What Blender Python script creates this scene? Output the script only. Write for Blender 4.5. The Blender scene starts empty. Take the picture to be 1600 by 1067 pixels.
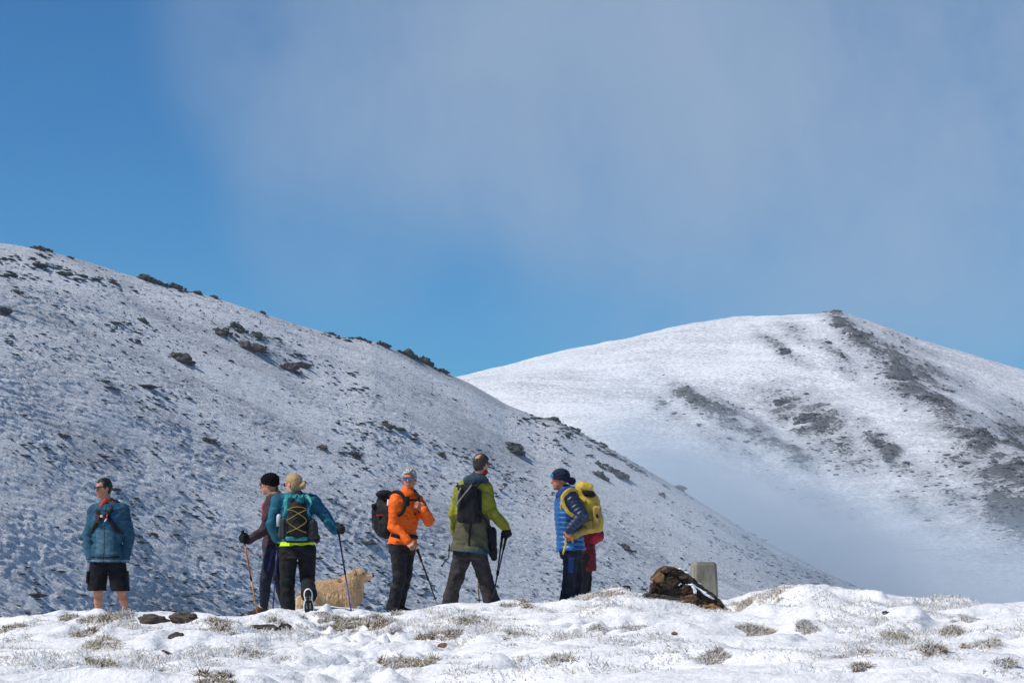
import bpy, math, random
import numpy as np
R=math.radians
rng=np.random.default_rng(7)
scene=bpy.context.scene
COL=scene.collection
V3=lambda *a: np.array(a,float)
CAMZ=0.8; F=3600.0; HOR=860.0
PITCH=math.atan((HOR-533.5)/F)
def D(px,py,d):
    """world point at depth d (metres along +Y) seen at photo position px,py"""
    cx=(px-800)/F; cy=(533.5-py)/F
    y=math.cos(PITCH)-math.sin(PITCH)*cy; z=math.sin(PITCH)+math.cos(PITCH)*cy
    return V3(cx/y*d, d, CAMZ+z/y*d)
# ---------- noise ----------
def _h(i,j,k,s):
    n=(i.astype(np.int64)*374761393+j.astype(np.int64)*668265263+k.astype(np.int64)*2147483647+s*1274126177)&0xffffffff
    n=((n^(n>>13))*1274126177)&0xffffffff
    n=((n^(n>>16))*2246822519)&0xffffffff
    return ((n^(n>>15))&0xffffff)/float(0xffffff)*2-1
def vn(x,y,z=0.0,s=0):
    x=np.asarray(x,float);y=np.asarray(y,float);z=np.asarray(z,float)+np.zeros_like(x)
    y=y+np.zeros_like(x)
    xi=np.floor(x);yi=np.floor(y);zi=np.floor(z)
    fx=x-xi;fy=y-yi;fz=z-zi
    fx=fx*fx*(3-2*fx);fy=fy*fy*(3-2*fy);fz=fz*fz*(3-2*fz)
    r=0
    for a in (0,1):
        for b in (0,1):
            for c in (0,1):
                r=r+_h(xi+a,yi+b,zi+c,s)*(fx if a else 1-fx)*(fy if b else 1-fy)*(fz if c else 1-fz)
    return r
def fbm(x,y,z=0.0,o=4,s=0,g=0.5):
    r=0;a=1;t=0
    for i in range(o):
        r=r+a*vn(x*2**i,y*2**i,np.asarray(z)*2**i,s+i*17);t+=a;a*=g
    return r/t
def ss(a,b,x):
    t=np.clip((x-a)/(b-a),0,1);return t*t*(3-2*t)
# ---------- materials ----------
def lin(h):
    h=h.lstrip('#');v=[int(h[i:i+2],16)/255 for i in (0,2,4)]
    return tuple(c/12.92 if c<=.04045 else ((c+.055)/1.055)**2.4 for c in v)+(1,)
MATS={}
def mat(name,c1,c2=None,scale=20,rough=.8,bump=.3,bscale=60,spec=.3,metal=0,bdist=.01,coat=0,sheen=0,detail=4,stretch=(1,1,1)):
    if name in MATS: return MATS[name]
    m=bpy.data.materials.new(name);m.use_nodes=True;nt=m.node_tree;N=nt.nodes;L=nt.links
    b=N['Principled BSDF'];b.inputs['Roughness'].default_value=rough
    b.inputs['Specular IOR Level'].default_value=spec;b.inputs['Metallic'].default_value=metal
    b.inputs['Coat Weight'].default_value=coat
    b.inputs['Sheen Weight'].default_value=sheen
    c1=lin(c1) if isinstance(c1,str) else tuple(c1)+(1,)
    c2=(tuple(x*.7 for x in c1[:3])+(1,)) if c2 is None else (lin(c2) if isinstance(c2,str) else tuple(c2)+(1,))
    tc=N.new('ShaderNodeTexCoord');mp=N.new('ShaderNodeMapping');L.new(tc.outputs['Object'],mp.inputs[0]);mp.inputs['Scale'].default_value=stretch
    n=N.new('ShaderNodeTexNoise');n.inputs['Scale'].default_value=scale;n.inputs['Detail'].default_value=detail
    L.new(mp.outputs[0],n.inputs['Vector'])
    r=N.new('ShaderNodeValToRGB');r.color_ramp.elements[0].position=.35;r.color_ramp.elements[1].position=.65
    r.color_ramp.elements[0].color=c2;r.color_ramp.elements[1].color=c1
    L.new(n.outputs['Fac'],r.inputs[0]);L.new(r.outputs[0],b.inputs['Base Color'])
    if bump and bscale in (50,55,60,70,80) and rough>=.65 and 'skin' not in name: bscale=9.;bump=min(1,bump*2.0);bdist=.035;spec*=.7
    if bump:
        n2=N.new('ShaderNodeTexNoise');n2.inputs['Scale'].default_value=bscale;n2.inputs['Detail'].default_value=6;n2.inputs['Distortion'].default_value=.6 if bscale==9. else 0
        L.new(mp.outputs[0],n2.inputs['Vector'])
        bp=N.new('ShaderNodeBump');bp.inputs['Strength'].default_value=bump;bp.inputs['Distance'].default_value=bdist
        L.new(n2.outputs['Fac'],bp.inputs['Height']);L.new(bp.outputs[0],b.inputs['Normal'])
    MATS[name]=m;return m
# ---------- mesh building ----------
def mesh(name,V,faces,mats=(),mi=None,smooth=True):
    """faces: (n,3) or (n,4) array or list of such"""
    if not isinstance(faces,list): faces=[faces]
    faces=[np.asarray(f,np.int64) for f in faces if len(f)]
    me=bpy.data.meshes.new(name);V=np.asarray(V,np.float32)
    nl=sum(f.size for f in faces);nf=sum(len(f) for f in faces)
    me.vertices.add(len(V));me.vertices.foreach_set('co',V.ravel())
    me.loops.add(nl);me.loops.foreach_set('vertex_index',np.concatenate([f.ravel() for f in faces]).astype(np.int32))
    st=[];o=0
    for f in faces:
        st.append(o+np.arange(len(f))*f.shape[1]);o+=f.size
    me.polygons.add(nf);me.polygons.foreach_set('loop_start',np.concatenate(st).astype(np.int32))
    if mi is not None: me.polygons.foreach_set('material_index',np.asarray(mi,np.int32))
    me.polygons.foreach_set('use_smooth',np.full(nf,smooth))
    for m in mats: me.materials.append(m)
    me.update(calc_edges=True)
    return me
def tag(o,label=None,cat=None,group=None,kind=None):
    if label:o['label']=label
    if cat:o['category']=cat
    if group:o['group']=group
    if kind:o['kind']=kind
    return o
def add(name,V,faces,mats,parent=None,base=None,mi=None,smooth=True):
    """link one mesh object; base = origin in world space. children share their parent's base."""
    if not isinstance(mats,(list,tuple)): mats=[mats]
    if parent is not None and base is None: base=np.array(parent['_b'])
    if base is None: base=V3(0,0,0)
    me=mesh(name,np.asarray(V)-base,faces,mats,mi,smooth)
    o=bpy.data.objects.new(name,me);COL.objects.link(o)
    o['_b']=[float(x) for x in base]
    if parent is not None: o.parent=parent;o.location=tuple(base-np.array(parent['_b']))
    else: o.location=tuple(base)
    return o
def empty(name,base):
    o=bpy.data.objects.new(name,None);COL.objects.link(o);o.location=tuple(base);o['_b']=[float(x) for x in base];o.empty_display_size=.1;return o
# ---------- signed distance modelling ----------
def nz(v): v=np.asarray(v,float);return v/np.linalg.norm(v)
def p_cone(a,b,ra,rb,sc=None):
    a=np.asarray(a,float);b=np.asarray(b,float);r=max(ra,rb)
    def f(P):
        q=P-a;ab=b-a;L=ab@ab+1e-12
        t=np.clip((q@ab)/L,0,1)
        return np.linalg.norm(q-t[...,None]*ab,axis=-1)-(ra+(rb-ra)*t)
    return f,np.minimum(a,b)-r,np.maximum(a,b)+r
def frame(f,u=(0,0,1)):
    f=nz(f);r=nz(np.cross(f,u));u=np.cross(r,f);return r,f,u
def p_ell(c,rad,fr=None):
    c=np.asarray(c,float);rad=np.asarray(rad,float);M=np.array(fr) if fr is not None else np.eye(3);m=rad.max()
    def f(P):
        q=(P-c)@M.T
        g=np.linalg.norm(q/rad,axis=-1);k=np.linalg.norm(q/rad**2,axis=-1)+1e-9
        return g*(g-1)/k
    return f,c-m,c+m
def p_box(c,half,fr=None,r=.02,taper=0,bend=0):
    c=np.asarray(c,float);half=np.asarray(half,float);M=np.array(fr) if fr is not None else np.eye(3);m=np.linalg.norm(half)
    def f(P):
        q=(P-c)@M.T
        if taper: 
            s=1-taper*q[...,2]/half[2]*.5
            q=np.stack([q[...,0]/s,q[...,1]/s,q[...,2]],-1)
        d=np.abs(q)-(half-r)
        return np.linalg.norm(np.maximum(d,0),axis=-1)+np.minimum(d.max(-1),0)-r
    return f,c-m*1.2,c+m*1.2
def p_loft(A,B,right,secs):
    """secs: list (t, halfwidth, halfdepth, fwd offset)"""
    A=np.asarray(A,float);B=np.asarray(B,float);ax=B-A;L=np.linalg.norm(ax);ax=ax/L
    rt=nz(np.asarray(right)-ax*(np.asarray(right)@ax));fw=np.cross(ax,rt)
    S=np.array(secs,float);m=S[:,1:3].max()+abs(S[:,3]).max()
    def f(P):
        q=P-A;t=(q@ax)/L
        w=np.interp(t,S[:,0],S[:,1]);d=np.interp(t,S[:,0],S[:,2]);o=np.interp(t,S[:,0],S[:,3])
        x=q@rt;y=q@fw-o
        g=np.sqrt((x/w)**2+(y/d)**2)+1e-9;k=np.sqrt((x/w**2)**2+(y/d**2)**2)+1e-9
        r=g*(g-1)/k
        return np.maximum(r,np.maximum(S[0,0]-t,t-S[-1,0])*L)
    return f,np.minimum(A,B)-m-.05,np.maximum(A,B)+m+.05
def chain(pts,rs):
    return [p_cone(pts[i],pts[i+1],rs[i],rs[i+1]) for i in range(len(pts)-1)]
def sdf_mesh(items,h=.01,k=.02,disp=None,pad=.03):
    """items: list of prims or (prim,op,k): op 'u','s','i'. returns V,F"""
    its=[]
    for it in items:
        its.append((it,'u',k) if callable(it[0]) else it)
    lo=np.min([i[0][1] for i in its if i[1]=='u'],0)-pad;hi=np.max([i[0][2] for i in its if i[1]=='u'],0)+pad
    n=np.ceil((hi-lo)/h).astype(int)+1
    f=np.full(n,.5,np.float32)
    ax=[lo[i]+np.arange(n[i])*h for i in range(3)]
    for (pf,a,b),op,kk in its:
        if op=='i': i0=np.zeros(3,int);i1=n
        else:
            i0=np.clip(np.floor((a-kk-.02-lo)/h).astype(int),0,n);i1=np.clip(np.ceil((b+kk+.02-lo)/h).astype(int)+1,0,n)
        if (i1<=i0).any(): continue
        X,Y,Z=np.meshgrid(ax[0][i0[0]:i1[0]],ax[1][i0[1]:i1[1]],ax[2][i0[2]:i1[2]],indexing='ij')
        g=pf(np.stack([X,Y,Z],-1)).astype(np.float32)
        s=f[i0[0]:i1[0],i0[1]:i1[1],i0[2]:i1[2]]
        if op=='u':
            hh=np.clip(.5+.5*(s-g)/kk,0,1);r=s*(1-hh)+g*hh-kk*hh*(1-hh)
        elif op=='s':
            g=-g;hh=np.clip(.5-.5*(s-g)/kk,0,1);r=s*(1-hh)+g*hh+kk*hh*(1-hh)
        else:
            r=np.maximum(s,g)
        f[i0[0]:i1[0],i0[1]:i1[1],i0[2]:i1[2]]=r
    if disp is not None:
        m=np.abs(f)<.05;idx=np.argwhere(m);P=lo+idx*h
        f[m]+=disp(P).astype(np.float32)
    f[[0,-1]]=.1;f[:,[0,-1]]=.1;f[:,:,[0,-1]]=.1
    s=f<0
    c=[(i,j,k2) for i in (0,1) for j in (0,1) for k2 in (0,1)]
    sl=lambda o:tuple(slice(o[q],n[q]-1+o[q]) for q in range(3))
    cnt=sum(s[sl(o)].astype(np.int8) for o in c)
    act=(cnt>0)&(cnt<8);idx=np.argwhere(act)
    vals=np.stack([f[idx[:,0]+o[0],idx[:,1]+o[1],idx[:,2]+o[2]] for o in c],1)
    acc=np.zeros((len(idx),3));w=np.zeros(len(idx))
    for a in range(8):
        for b in range(a+1,8):
            if sum(abs(c[a][q]-c[b][q]) for q in range(3))!=1: continue
            va,vb=vals[:,a],vals[:,b];m=(va<0)!=(vb<0)
            t=np.where(m,va/np.where(m,va-vb,1),0)
            p=np.array(c[a])+(np.array(c[b])-np.array(c[a]))*t[:,None]
            acc+=p*m[:,None];w+=m
    Vv=lo+(idx+acc/w[:,None])*h
    im=np.full(act.shape,-1,np.int64);im[act]=np.arange(len(idx))
    Fs=[]
    for axn in range(3):
        a=[slice(None)]*3;b=[slice(None)]*3;a[axn]=slice(0,-1);b[axn]=slice(1,None)
        df=s[tuple(a)]!=s[tuple(b)];e=np.argwhere(df)
        o1,o2=[q for q in range(3) if q!=axn]
        e=e[(e[:,o1]>0)&(e[:,o2]>0)&(e[:,o1]<n[o1]-1)&(e[:,o2]<n[o2]-1)]
        if not len(e): continue
        def cell(d1,d2):
            q=e.copy();q[:,o1]-=d1;q[:,o2]-=d2;return im[q[:,0],q[:,1],q[:,2]]
        Q=np.stack([cell(1,1),cell(0,1),cell(0,0),cell(1,0)],1)
        ins=s[e[:,0],e[:,1],e[:,2]]
        flip=ins if axn!=1 else ~ins
        Q[~flip]=Q[~flip][:,::-1]
        Fs.append(Q)
    Fq=np.concatenate(Fs);Fq=Fq[(Fq>=0).all(1)]
    return Vv,Fq
def plane(pt,nrm):
    """keeps the side opposite nrm"""
    pt=np.asarray(pt,float);nrm=nz(nrm)
    return ((lambda P:(P-pt)@nrm),None,None),'i',.01
def tube(pts,r,seg=8,flat=1,up=(0,0,1)):
    pts=np.asarray(pts,float);n=len(pts);r=np.broadcast_to(np.asarray(r,float),(n,))
    T=np.gradient(pts,axis=0);T/=np.linalg.norm(T,axis=1)[:,None]+1e-9
    V=[];
    for i in range(n):
        u=np.asarray(up,float)
        if abs(T[i]@u)>.95:u=V3(0,1,0)
        a=nz(np.cross(T[i],u));b=np.cross(a,T[i])
        th=np.arange(seg)/seg*2*math.pi
        V.append(pts[i]+r[i]*(np.cos(th)[:,None]*a+np.sin(th)[:,None]*b*flat))
    V=np.concatenate(V);Fq=[]
    for i in range(n-1):
        for j in range(seg):
            Fq.append((i*seg+j,i*seg+(j+1)%seg,(i+1)*seg+(j+1)%seg,(i+1)*seg+j))
    c0=len(V);V=np.vstack([V,pts[0],pts[-1]])
    T3=[(c0,(j+1)%seg,j) for j in range(seg)]+[(c0+1,(n-1)*seg+j,(n-1)*seg+(j+1)%seg) for j in range(seg)]
    return V,[np.array(Fq),np.array(T3)]
def join(parts):
    Vs=[];Q=[];T=[];mq=[];mt=[];o=0
    for it in parts:
        V,Fx=it[0],it[1];m=it[2] if len(it)>2 else 0
        if not isinstance(Fx,list):Fx=[Fx]
        for f in Fx:
            f=np.asarray(f)
            if f.shape[1]==4:Q.append(f+o);mq+= [m]*len(f)
            else:T.append(f+o);mt+=[m]*len(f)
        Vs.append(V);o+=len(V)
    out=[];mi=[]
    if Q:out.append(np.concatenate(Q));mi+=mq
    if T:out.append(np.concatenate(T));mi+=mt
    return np.concatenate(Vs),out,mi
def curve(pts,n=8):
    """Catmull-Rom through pts"""
    p=np.asarray(pts,float);p=np.vstack([2*p[0]-p[1],p,2*p[-1]-p[-2]]);o=[]
    for i in range(1,len(p)-2):
        for t in np.arange(n)/n:
            o.append(.5*((2*p[i])+(-p[i-1]+p[i+1])*t+(2*p[i-1]-5*p[i]+4*p[i+1]-p[i+2])*t*t+(-p[i-1]+3*p[i]-3*p[i+1]+p[i+2])*t**3))
    o.append(p[-2]);return np.array(o)
def ico(n=2):
    t=(1+5**.5)/2
    V=[(-1,t,0),(1,t,0),(-1,-t,0),(1,-t,0),(0,-1,t),(0,1,t),(0,-1,-t),(0,1,-t),(t,0,-1),(t,0,1),(-t,0,-1),(-t,0,1)]
    Fx=[(0,11,5),(0,5,1),(0,1,7),(0,7,10),(0,10,11),(1,5,9),(5,11,4),(11,10,2),(10,7,6),(7,1,8),(3,9,4),(3,4,2),(3,2,6),(3,6,8),(3,8,9),(4,9,5),(2,4,11),(6,2,10),(8,6,7),(9,8,1)]
    V=[nz(v) for v in V]
    for _ in range(n):
        c={};G=[]
        def mid(a,b):
            k=(min(a,b),max(a,b))
            if k not in c:c[k]=len(V);V.append(nz(V[a]+V[b]))
            return c[k]
        for a,b,d in Fx:
            x,y,z=mid(a,b),mid(b,d),mid(d,a);G+=[(a,x,z),(b,y,x),(d,z,y),(x,y,z)]
        Fx=G
    return np.array(V),np.array(Fx)
ICO={n:ico(n) for n in (1,2,3,4)}
def rock(dim,seed=0,n=3,rough=.35,facet=True,cuts=10):
    """craggy rock: sphere cut by random planes plus noise"""
    V,Fx=ICO[n];V=V.copy();g=np.random.default_rng(seed)
    for i in range(cuts if facet else 0):
        nn=nz(g.normal(size=3));dd=g.uniform(.55,.85);q=V@nn;m=q>dd
        V[m]-=np.outer(q[m]-dd,nn)
    V=V*(1+rough*fbm(V[:,0]*1.7+seed,V[:,1]*1.7,V[:,2]*1.7,4,seed)[:,None])
    return V*np.asarray(dim),Fx
def merge_templates(temps,pos,scl,rot,tilt=None):
    """many copies of small templates into one mesh (for uncountable ground cover)"""
    Vs=[];Fs=[];o=0
    ti=rng.integers(0,len(temps),len(pos))
    for k,(V,Fx) in enumerate(temps):
        s=np.where(ti==k)[0]
        if not len(s):continue
        c,sn=np.cos(rot[s]),np.sin(rot[s])
        W=V[None]*scl[s][:,None,:]
        X=W[...,0]*c[:,None]-W[...,1]*sn[:,None];Y=W[...,0]*sn[:,None]+W[...,1]*c[:,None]
        W=np.stack([X,Y,W[...,2]],-1)+pos[s][:,None,:]
        Vs.append(W.reshape(-1,3));Fs.append((Fx[None]+(np.arange(len(s))*len(V))[:,None,None]+o).reshape(-1,Fx.shape[1]));o+=len(s)*len(V)
    return np.concatenate(Vs),np.concatenate(Fs)
def gridF(nu,nv):
    i=np.arange(nu-1)[:,None];j=np.arange(nv-1)[None]
    a=i*nv+j
    return np.stack([a,a+nv,a+nv+1,a+1],-1).reshape(-1,4)
# ---------- camera, light, sky ----------
cam=bpy.data.cameras.new('camera');cam.sensor_width=36;cam.lens=F/1600*36;cam.clip_end=6000;cam.clip_start=.1
co=bpy.data.objects.new('camera',cam);COL.objects.link(co);co.location=(0,0,CAMZ);co.rotation_euler=(math.pi/2+PITCH,0,0);scene.camera=co
SUN=nz((-.62,-.21,.76))
su=bpy.data.lights.new('sun','SUN');su.energy=4.1;su.angle=R(.5);su.color=(1,.94,.86)
so=bpy.data.objects.new('sun',su);COL.objects.link(so)
import mathutils
so.rotation_euler=mathutils.Vector(tuple(-SUN)).to_track_quat('-Z','Y').to_euler();so.location=(-20,5,30)
scene.view_settings.view_transform='Standard';scene.view_settings.look='None';scene.view_settings.exposure=0.2;scene.view_settings.gamma=1
scene.cycles.volume_bounces=2
w=bpy.data.worlds.new('World');scene.world=w;w.use_nodes=True;nt=w.node_tree;N=nt.nodes;L=nt.links
bg=N['Background']
sky=N.new('ShaderNodeTexSky');sky.sky_type='NISHITA';sky.sun_disc=False;sky.sun_elevation=math.asin(SUN[2]);sky.sun_rotation=math.atan2(SUN[0],SUN[1])
sky.altitude=1900;sky.air_density=1.0;sky.dust_density=.25;sky.ozone_density=2.2
bg.inputs['Strength'].default_value=.1
tc=N.new('ShaderNodeTexCoord')
def direction(px,py):
    v=D(px,py,100)-V3(0,0,CAMZ);return nz(v)
def math_(op,a,b=None,clamp=False):
    n=N.new('ShaderNodeMath');n.operation=op;n.use_clamp=clamp
    for i,v in enumerate((a,b)):
        if v is None:continue
        if isinstance(v,(int,float)):n.inputs[i].default_value=v
        else:L.new(v,n.inputs[i])
    return n.outputs[0]
blobs=[((1300,60),12,.55),((560,20),6,.36),((1010,210),5,.24),((1600,320),5,.24),((820,-20),8,.42),((540,300),4,.16),((1100,310),3.5,.12),((1450,200),7,.28),((1250,-200),10,.5),((760,180),4,.2)]
tot=None
for (p,rad,wt) in blobs:
    dt=N.new('ShaderNodeVectorMath');dt.operation='DOT_PRODUCT';L.new(tc.outputs['Generated'],dt.inputs[0]);dt.inputs[1].default_value=tuple(direction(*p))
    mr=N.new('ShaderNodeMapRange');mr.interpolation_type='SMOOTHERSTEP';L.new(dt.outputs['Value'],mr.inputs['Value'])
    mr.inputs['From Min'].default_value=math.cos(R(rad));mr.inputs['From Max'].default_value=1;mr.inputs['To Max'].default_value=wt
    tot=mr.outputs[0] if tot is None else math_('ADD',tot,mr.outputs[0])
mp=N.new('ShaderNodeMapping');L.new(tc.outputs['Generated'],mp.inputs[0]);mp.inputs['Rotation'].default_value=(0,R(25),0);mp.inputs['Scale'].default_value=(1.3,1,.8)
n1=N.new('ShaderNodeTexNoise');n1.inputs['Scale'].default_value=9;n1.inputs['Detail'].default_value=5;n1.inputs['Roughness'].default_value=.62;n1.inputs['Distortion'].default_value=.25;L.new(mp.outputs[0],n1.inputs['Vector'])
mr=N.new('ShaderNodeMapRange');L.new(n1.outputs['Fac'],mr.inputs['Value']);mr.inputs['From Min'].default_value=.22;mr.inputs['From Max'].default_value=.78;mr.inputs['To Min'].default_value=.15;mr.inputs['To Max'].default_value=1.55
cf=math_('MULTIPLY',tot,mr.outputs[0]);cf=math_('MULTIPLY',cf,.78)
cf=math_('DIVIDE',cf,math_('ADD',cf,.52));cf=math_('MULTIPLY',cf,1.02)
mx=N.new('ShaderNodeMix');mx.data_type='RGBA';L.new(cf,mx.inputs['Factor']);
tint=N.new('ShaderNodeMix');tint.data_type='RGBA';tint.blend_type='MULTIPLY';tint.inputs['Factor'].default_value=1;L.new(sky.outputs[0],tint.inputs['A']);tint.inputs['B'].default_value=(.15,.54,.80,1)
L.new(tint.outputs['Result'],mx.inputs['A']);mx.inputs['B'].default_value=(2.95,3.85,5.1,1)
L.new(mx.outputs['Result'],bg.inputs['Color'])
# ---------- mountains ----------
def surf_mat(name,streak_rot,uvscale=1.0,rock_hex=('#4a4d52','#2f3136'),scrub=.5,bd=.5,att=True,fine=2.3):
    """wind-blown snow over low scrub and rock; UV is in metres"""
    m=bpy.data.materials.new(name);m.use_nodes=True;nt=m.node_tree;N=nt.nodes;L=nt.links;b=N['Principled BSDF']
    b.inputs['Roughness'].default_value=.85;b.inputs['Specular IOR Level'].default_value=.15
    uv=N.new('ShaderNodeUVMap');uv.uv_map='UVMap'
    r1=N.new('ShaderNodeMapping');L.new(uv.outputs[0],r1.inputs[0]);r1.inputs['Rotation'].default_value=(0,0,-streak_rot)
    def noise(scale,stretch,detail=5,rough=.6,off=0):
        mp=N.new('ShaderNodeMapping');L.new(r1.outputs[0],mp.inputs[0]);mp.inputs['Scale'].default_value=(stretch[0],stretch[1],1);mp.inputs['Location'].default_value=(off,off*.7,0)
        n=N.new('ShaderNodeTexNoise');n.noise_dimensions='2D';n.inputs['Scale'].default_value=scale;n.inputs['Detail'].default_value=detail;n.inputs['Roughness'].default_value=rough;L.new(mp.outputs[0],n.inputs['Vector']);return n.outputs['Fac']
    def mth(op,a,b2=None,cl=False):
        n=N.new('ShaderNodeMath');n.operation=op;n.use_clamp=cl
        for i,v in enumerate((a,b2)):
            if v is None:continue
            if isinstance(v,(int,float)):n.inputs[i].default_value=v
            else:L.new(v,n.inputs[i])
        return n.outputs[0]
    def mrg(v,a,b2,c=0,d=1):
        n=N.new('ShaderNodeMapRange');L.new(v,n.inputs[0]);n.inputs[1].default_value=a;n.inputs[2].default_value=b2;n.inputs[3].default_value=c;n.inputs[4].default_value=d;n.interpolation_type='SMOOTHSTEP';return n.outputs[0]
    A=noise(fine*1.5*uvscale,(.36,1.35),5,.75)       # tussocks with drift tails
    B=noise(2.2*fine*uvscale,(.45,1.5),3,.6,31)        # fine specks
    C=noise(.045*uvscale,(.5,1.6),3,.6,77)       # patches
    dd=noise(.3*uvscale,(.25,1.5),5,.7,13)      # drift ridges
    at=N.new('ShaderNodeAttribute');at.attribute_name='rock'
    rk=at.outputs['Fac']
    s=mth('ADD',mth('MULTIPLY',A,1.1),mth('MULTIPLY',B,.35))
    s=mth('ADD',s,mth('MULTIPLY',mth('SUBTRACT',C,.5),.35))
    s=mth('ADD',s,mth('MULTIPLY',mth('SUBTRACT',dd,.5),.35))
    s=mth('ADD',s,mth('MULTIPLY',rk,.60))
    hi=mrg(s,.99-scrub*.1,1.12-scrub*.1)
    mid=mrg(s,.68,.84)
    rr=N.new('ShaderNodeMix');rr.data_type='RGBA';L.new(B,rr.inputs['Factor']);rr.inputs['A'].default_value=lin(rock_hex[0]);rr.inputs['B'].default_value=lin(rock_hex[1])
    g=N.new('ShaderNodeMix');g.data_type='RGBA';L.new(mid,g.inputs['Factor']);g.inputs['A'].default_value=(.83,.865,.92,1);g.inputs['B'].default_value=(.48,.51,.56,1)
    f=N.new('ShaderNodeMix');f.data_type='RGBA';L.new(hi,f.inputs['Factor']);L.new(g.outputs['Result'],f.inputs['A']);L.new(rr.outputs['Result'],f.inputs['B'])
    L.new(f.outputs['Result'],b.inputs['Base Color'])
    hgt=mth('ADD',mth('MULTIPLY',A,.8),mth('MULTIPLY',B,.35))
    hgt=mth('ADD',hgt,mth('MULTIPLY',dd,.7))
    bp=N.new('ShaderNodeBump');bp.inputs['Strength'].default_value=1;bp.inputs['Distance'].default_value=bd;L.new(hgt,bp.inputs['Height']);L.new(bp.outputs[0],b.inputs['Normal'])
    return m
def put_uv(me,uv):
    l=me.uv_layers.new(name='UVMap');vi=np.empty(len(me.loops),np.int32);me.loops.foreach_get('vertex_index',vi)
    l.data.foreach_set('uv',uv[vi].astype(np.float32).ravel())
def put_attr(me,name,val):
    a=me.attributes.new(name,'FLOAT','POINT');a.data.foreach_set('value',val.astype(np.float32))
# near hill: a long flank between its crest line and its foot
ridge=[(-500,330,240),(-250,348,268),(0,377,300),(60,387,309),(120,402,317),(215,433,329),(300,455,340),(345,467,346),(410,488,354),(470,508,362),(530,524,370),(580,531,377),(640,555,385),(680,573,391),(735,598,398),(790,630,404),(835,648,409),(870,655,413),(905,672,416),(960,702,419),(1040,748,421),(1120,797,422),(1200,846,422),(1300,897,420),(1400,940,416),(1500,978,410),(1700,1040,400),(1900,1100,388)]
foot=[(-500,1050,135),(-250,1050,150),(0,1050,170),(300,1050,205),(640,1050,250),(1040,1050,310),(1400,1060,360),(1900,1130,360)]
RW=np.array([D(*p) for p in ridge]);FW0=np.array([D(*p) for p in foot])
fpx=np.array([p[0] for p in foot],float);rpx=np.array([p[0] for p in ridge],float)
FW=np.stack([np.interp(rpx,fpx,FW0[:,i]) for i in range(3)],1)
s=np.concatenate([[0],np.cumsum(np.linalg.norm(np.diff(RW,axis=0),axis=1))])
NU,NV,NB=1400,580,26
us=np.linspace(0,s[-1],NU)
def smooth_interp(u,s,A):
    B=np.stack([np.interp(u,s,A[:,i]) for i in range(3)],1)
    k=np.hanning(13);k/=k.sum();Bp=np.pad(B,((6,6),(0,0)),'edge')
    return np.stack([np.convolve(Bp[:,i],k,'valid') for i in range(3)],1)
Rr=smooth_interp(us,s,RW);Fr=smooth_interp(us,s,FW)
vv=np.linspace(0,1,NV);VLEN=110.
P=Rr[:,None]*(1-vv[None,:,None])+Fr[:,None]*vv[None,:,None]
P[...,2]+=(np.sin(vv*math.pi)*2.5)[None]+ -(np.exp(-vv/.015)*.15)[None]
U=us[:,None]+0*vv[None];Vm=vv[None]*VLEN+0*us[:,None]
c_,s_=math.cos(R(18)),math.sin(R(18))
a1=U*c_+Vm*s_;b1=-U*s_+Vm*c_
ext=1
dz=.75*fbm(a1/45,b1/14,0,3,3)+.10*fbm(a1/9,b1/2.4,0,3,9)+.10*np.abs(fbm(a1/2.4,b1/.75,0,3,21))+.13*(fbm(a1/1.7+.6*fbm(a1/2,b1/2,0,2,4),b1/.36,0,2,23))*(.5+.7*ss(-.3,.3,fbm(a1/14,b1/7,0,2,24)))
dz*= (.35+.65*ss(0,.05,vv))[None]
nrm=nz((.5,-.28,.8))
P=P+dz[...,None]*nrm
# far side of the crest
vb=np.linspace(1,0,NB,endpoint=False)[:,None]
back=P[:,0][:,None]+ (V3(0,70,-55)[None,None]*vb.T[...,None]**1.3)
back[...,2]+=0
Pn=np.concatenate([back,P],1);nvt=NB+NV
uvn=np.stack([np.concatenate([U[:,:1]+0*vb.T,U],1),np.concatenate([-80*vb.T+0*U[:,:1],Vm],1)],-1)
rockn=.18*ss(.1,.6,fbm(a1/26,b1/8,0,3,40))+ .28*np.exp(-((Vm-2)/5.)**2)*ss(330,420,P[...,1])
rockn=np.concatenate([np.zeros((NU,NB)),rockn],1)
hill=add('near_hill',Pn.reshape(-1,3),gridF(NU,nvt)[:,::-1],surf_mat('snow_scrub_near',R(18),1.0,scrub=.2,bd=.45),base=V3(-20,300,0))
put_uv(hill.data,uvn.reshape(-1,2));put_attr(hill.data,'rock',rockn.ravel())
tag(hill,kind='structure')
def on_hill(px,py):
    """surface point of the near hill closest to that view direction"""
    d=direction(px,py);c=V3(0,0,CAMZ);Q=P-c
    t=Q@d;e=np.linalg.norm(Q-t[...,None]*d,axis=-1);i=np.unravel_index(e.argmin(),e.shape);return P[i]
HU=U;HVm=Vm;HP=P
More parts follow.
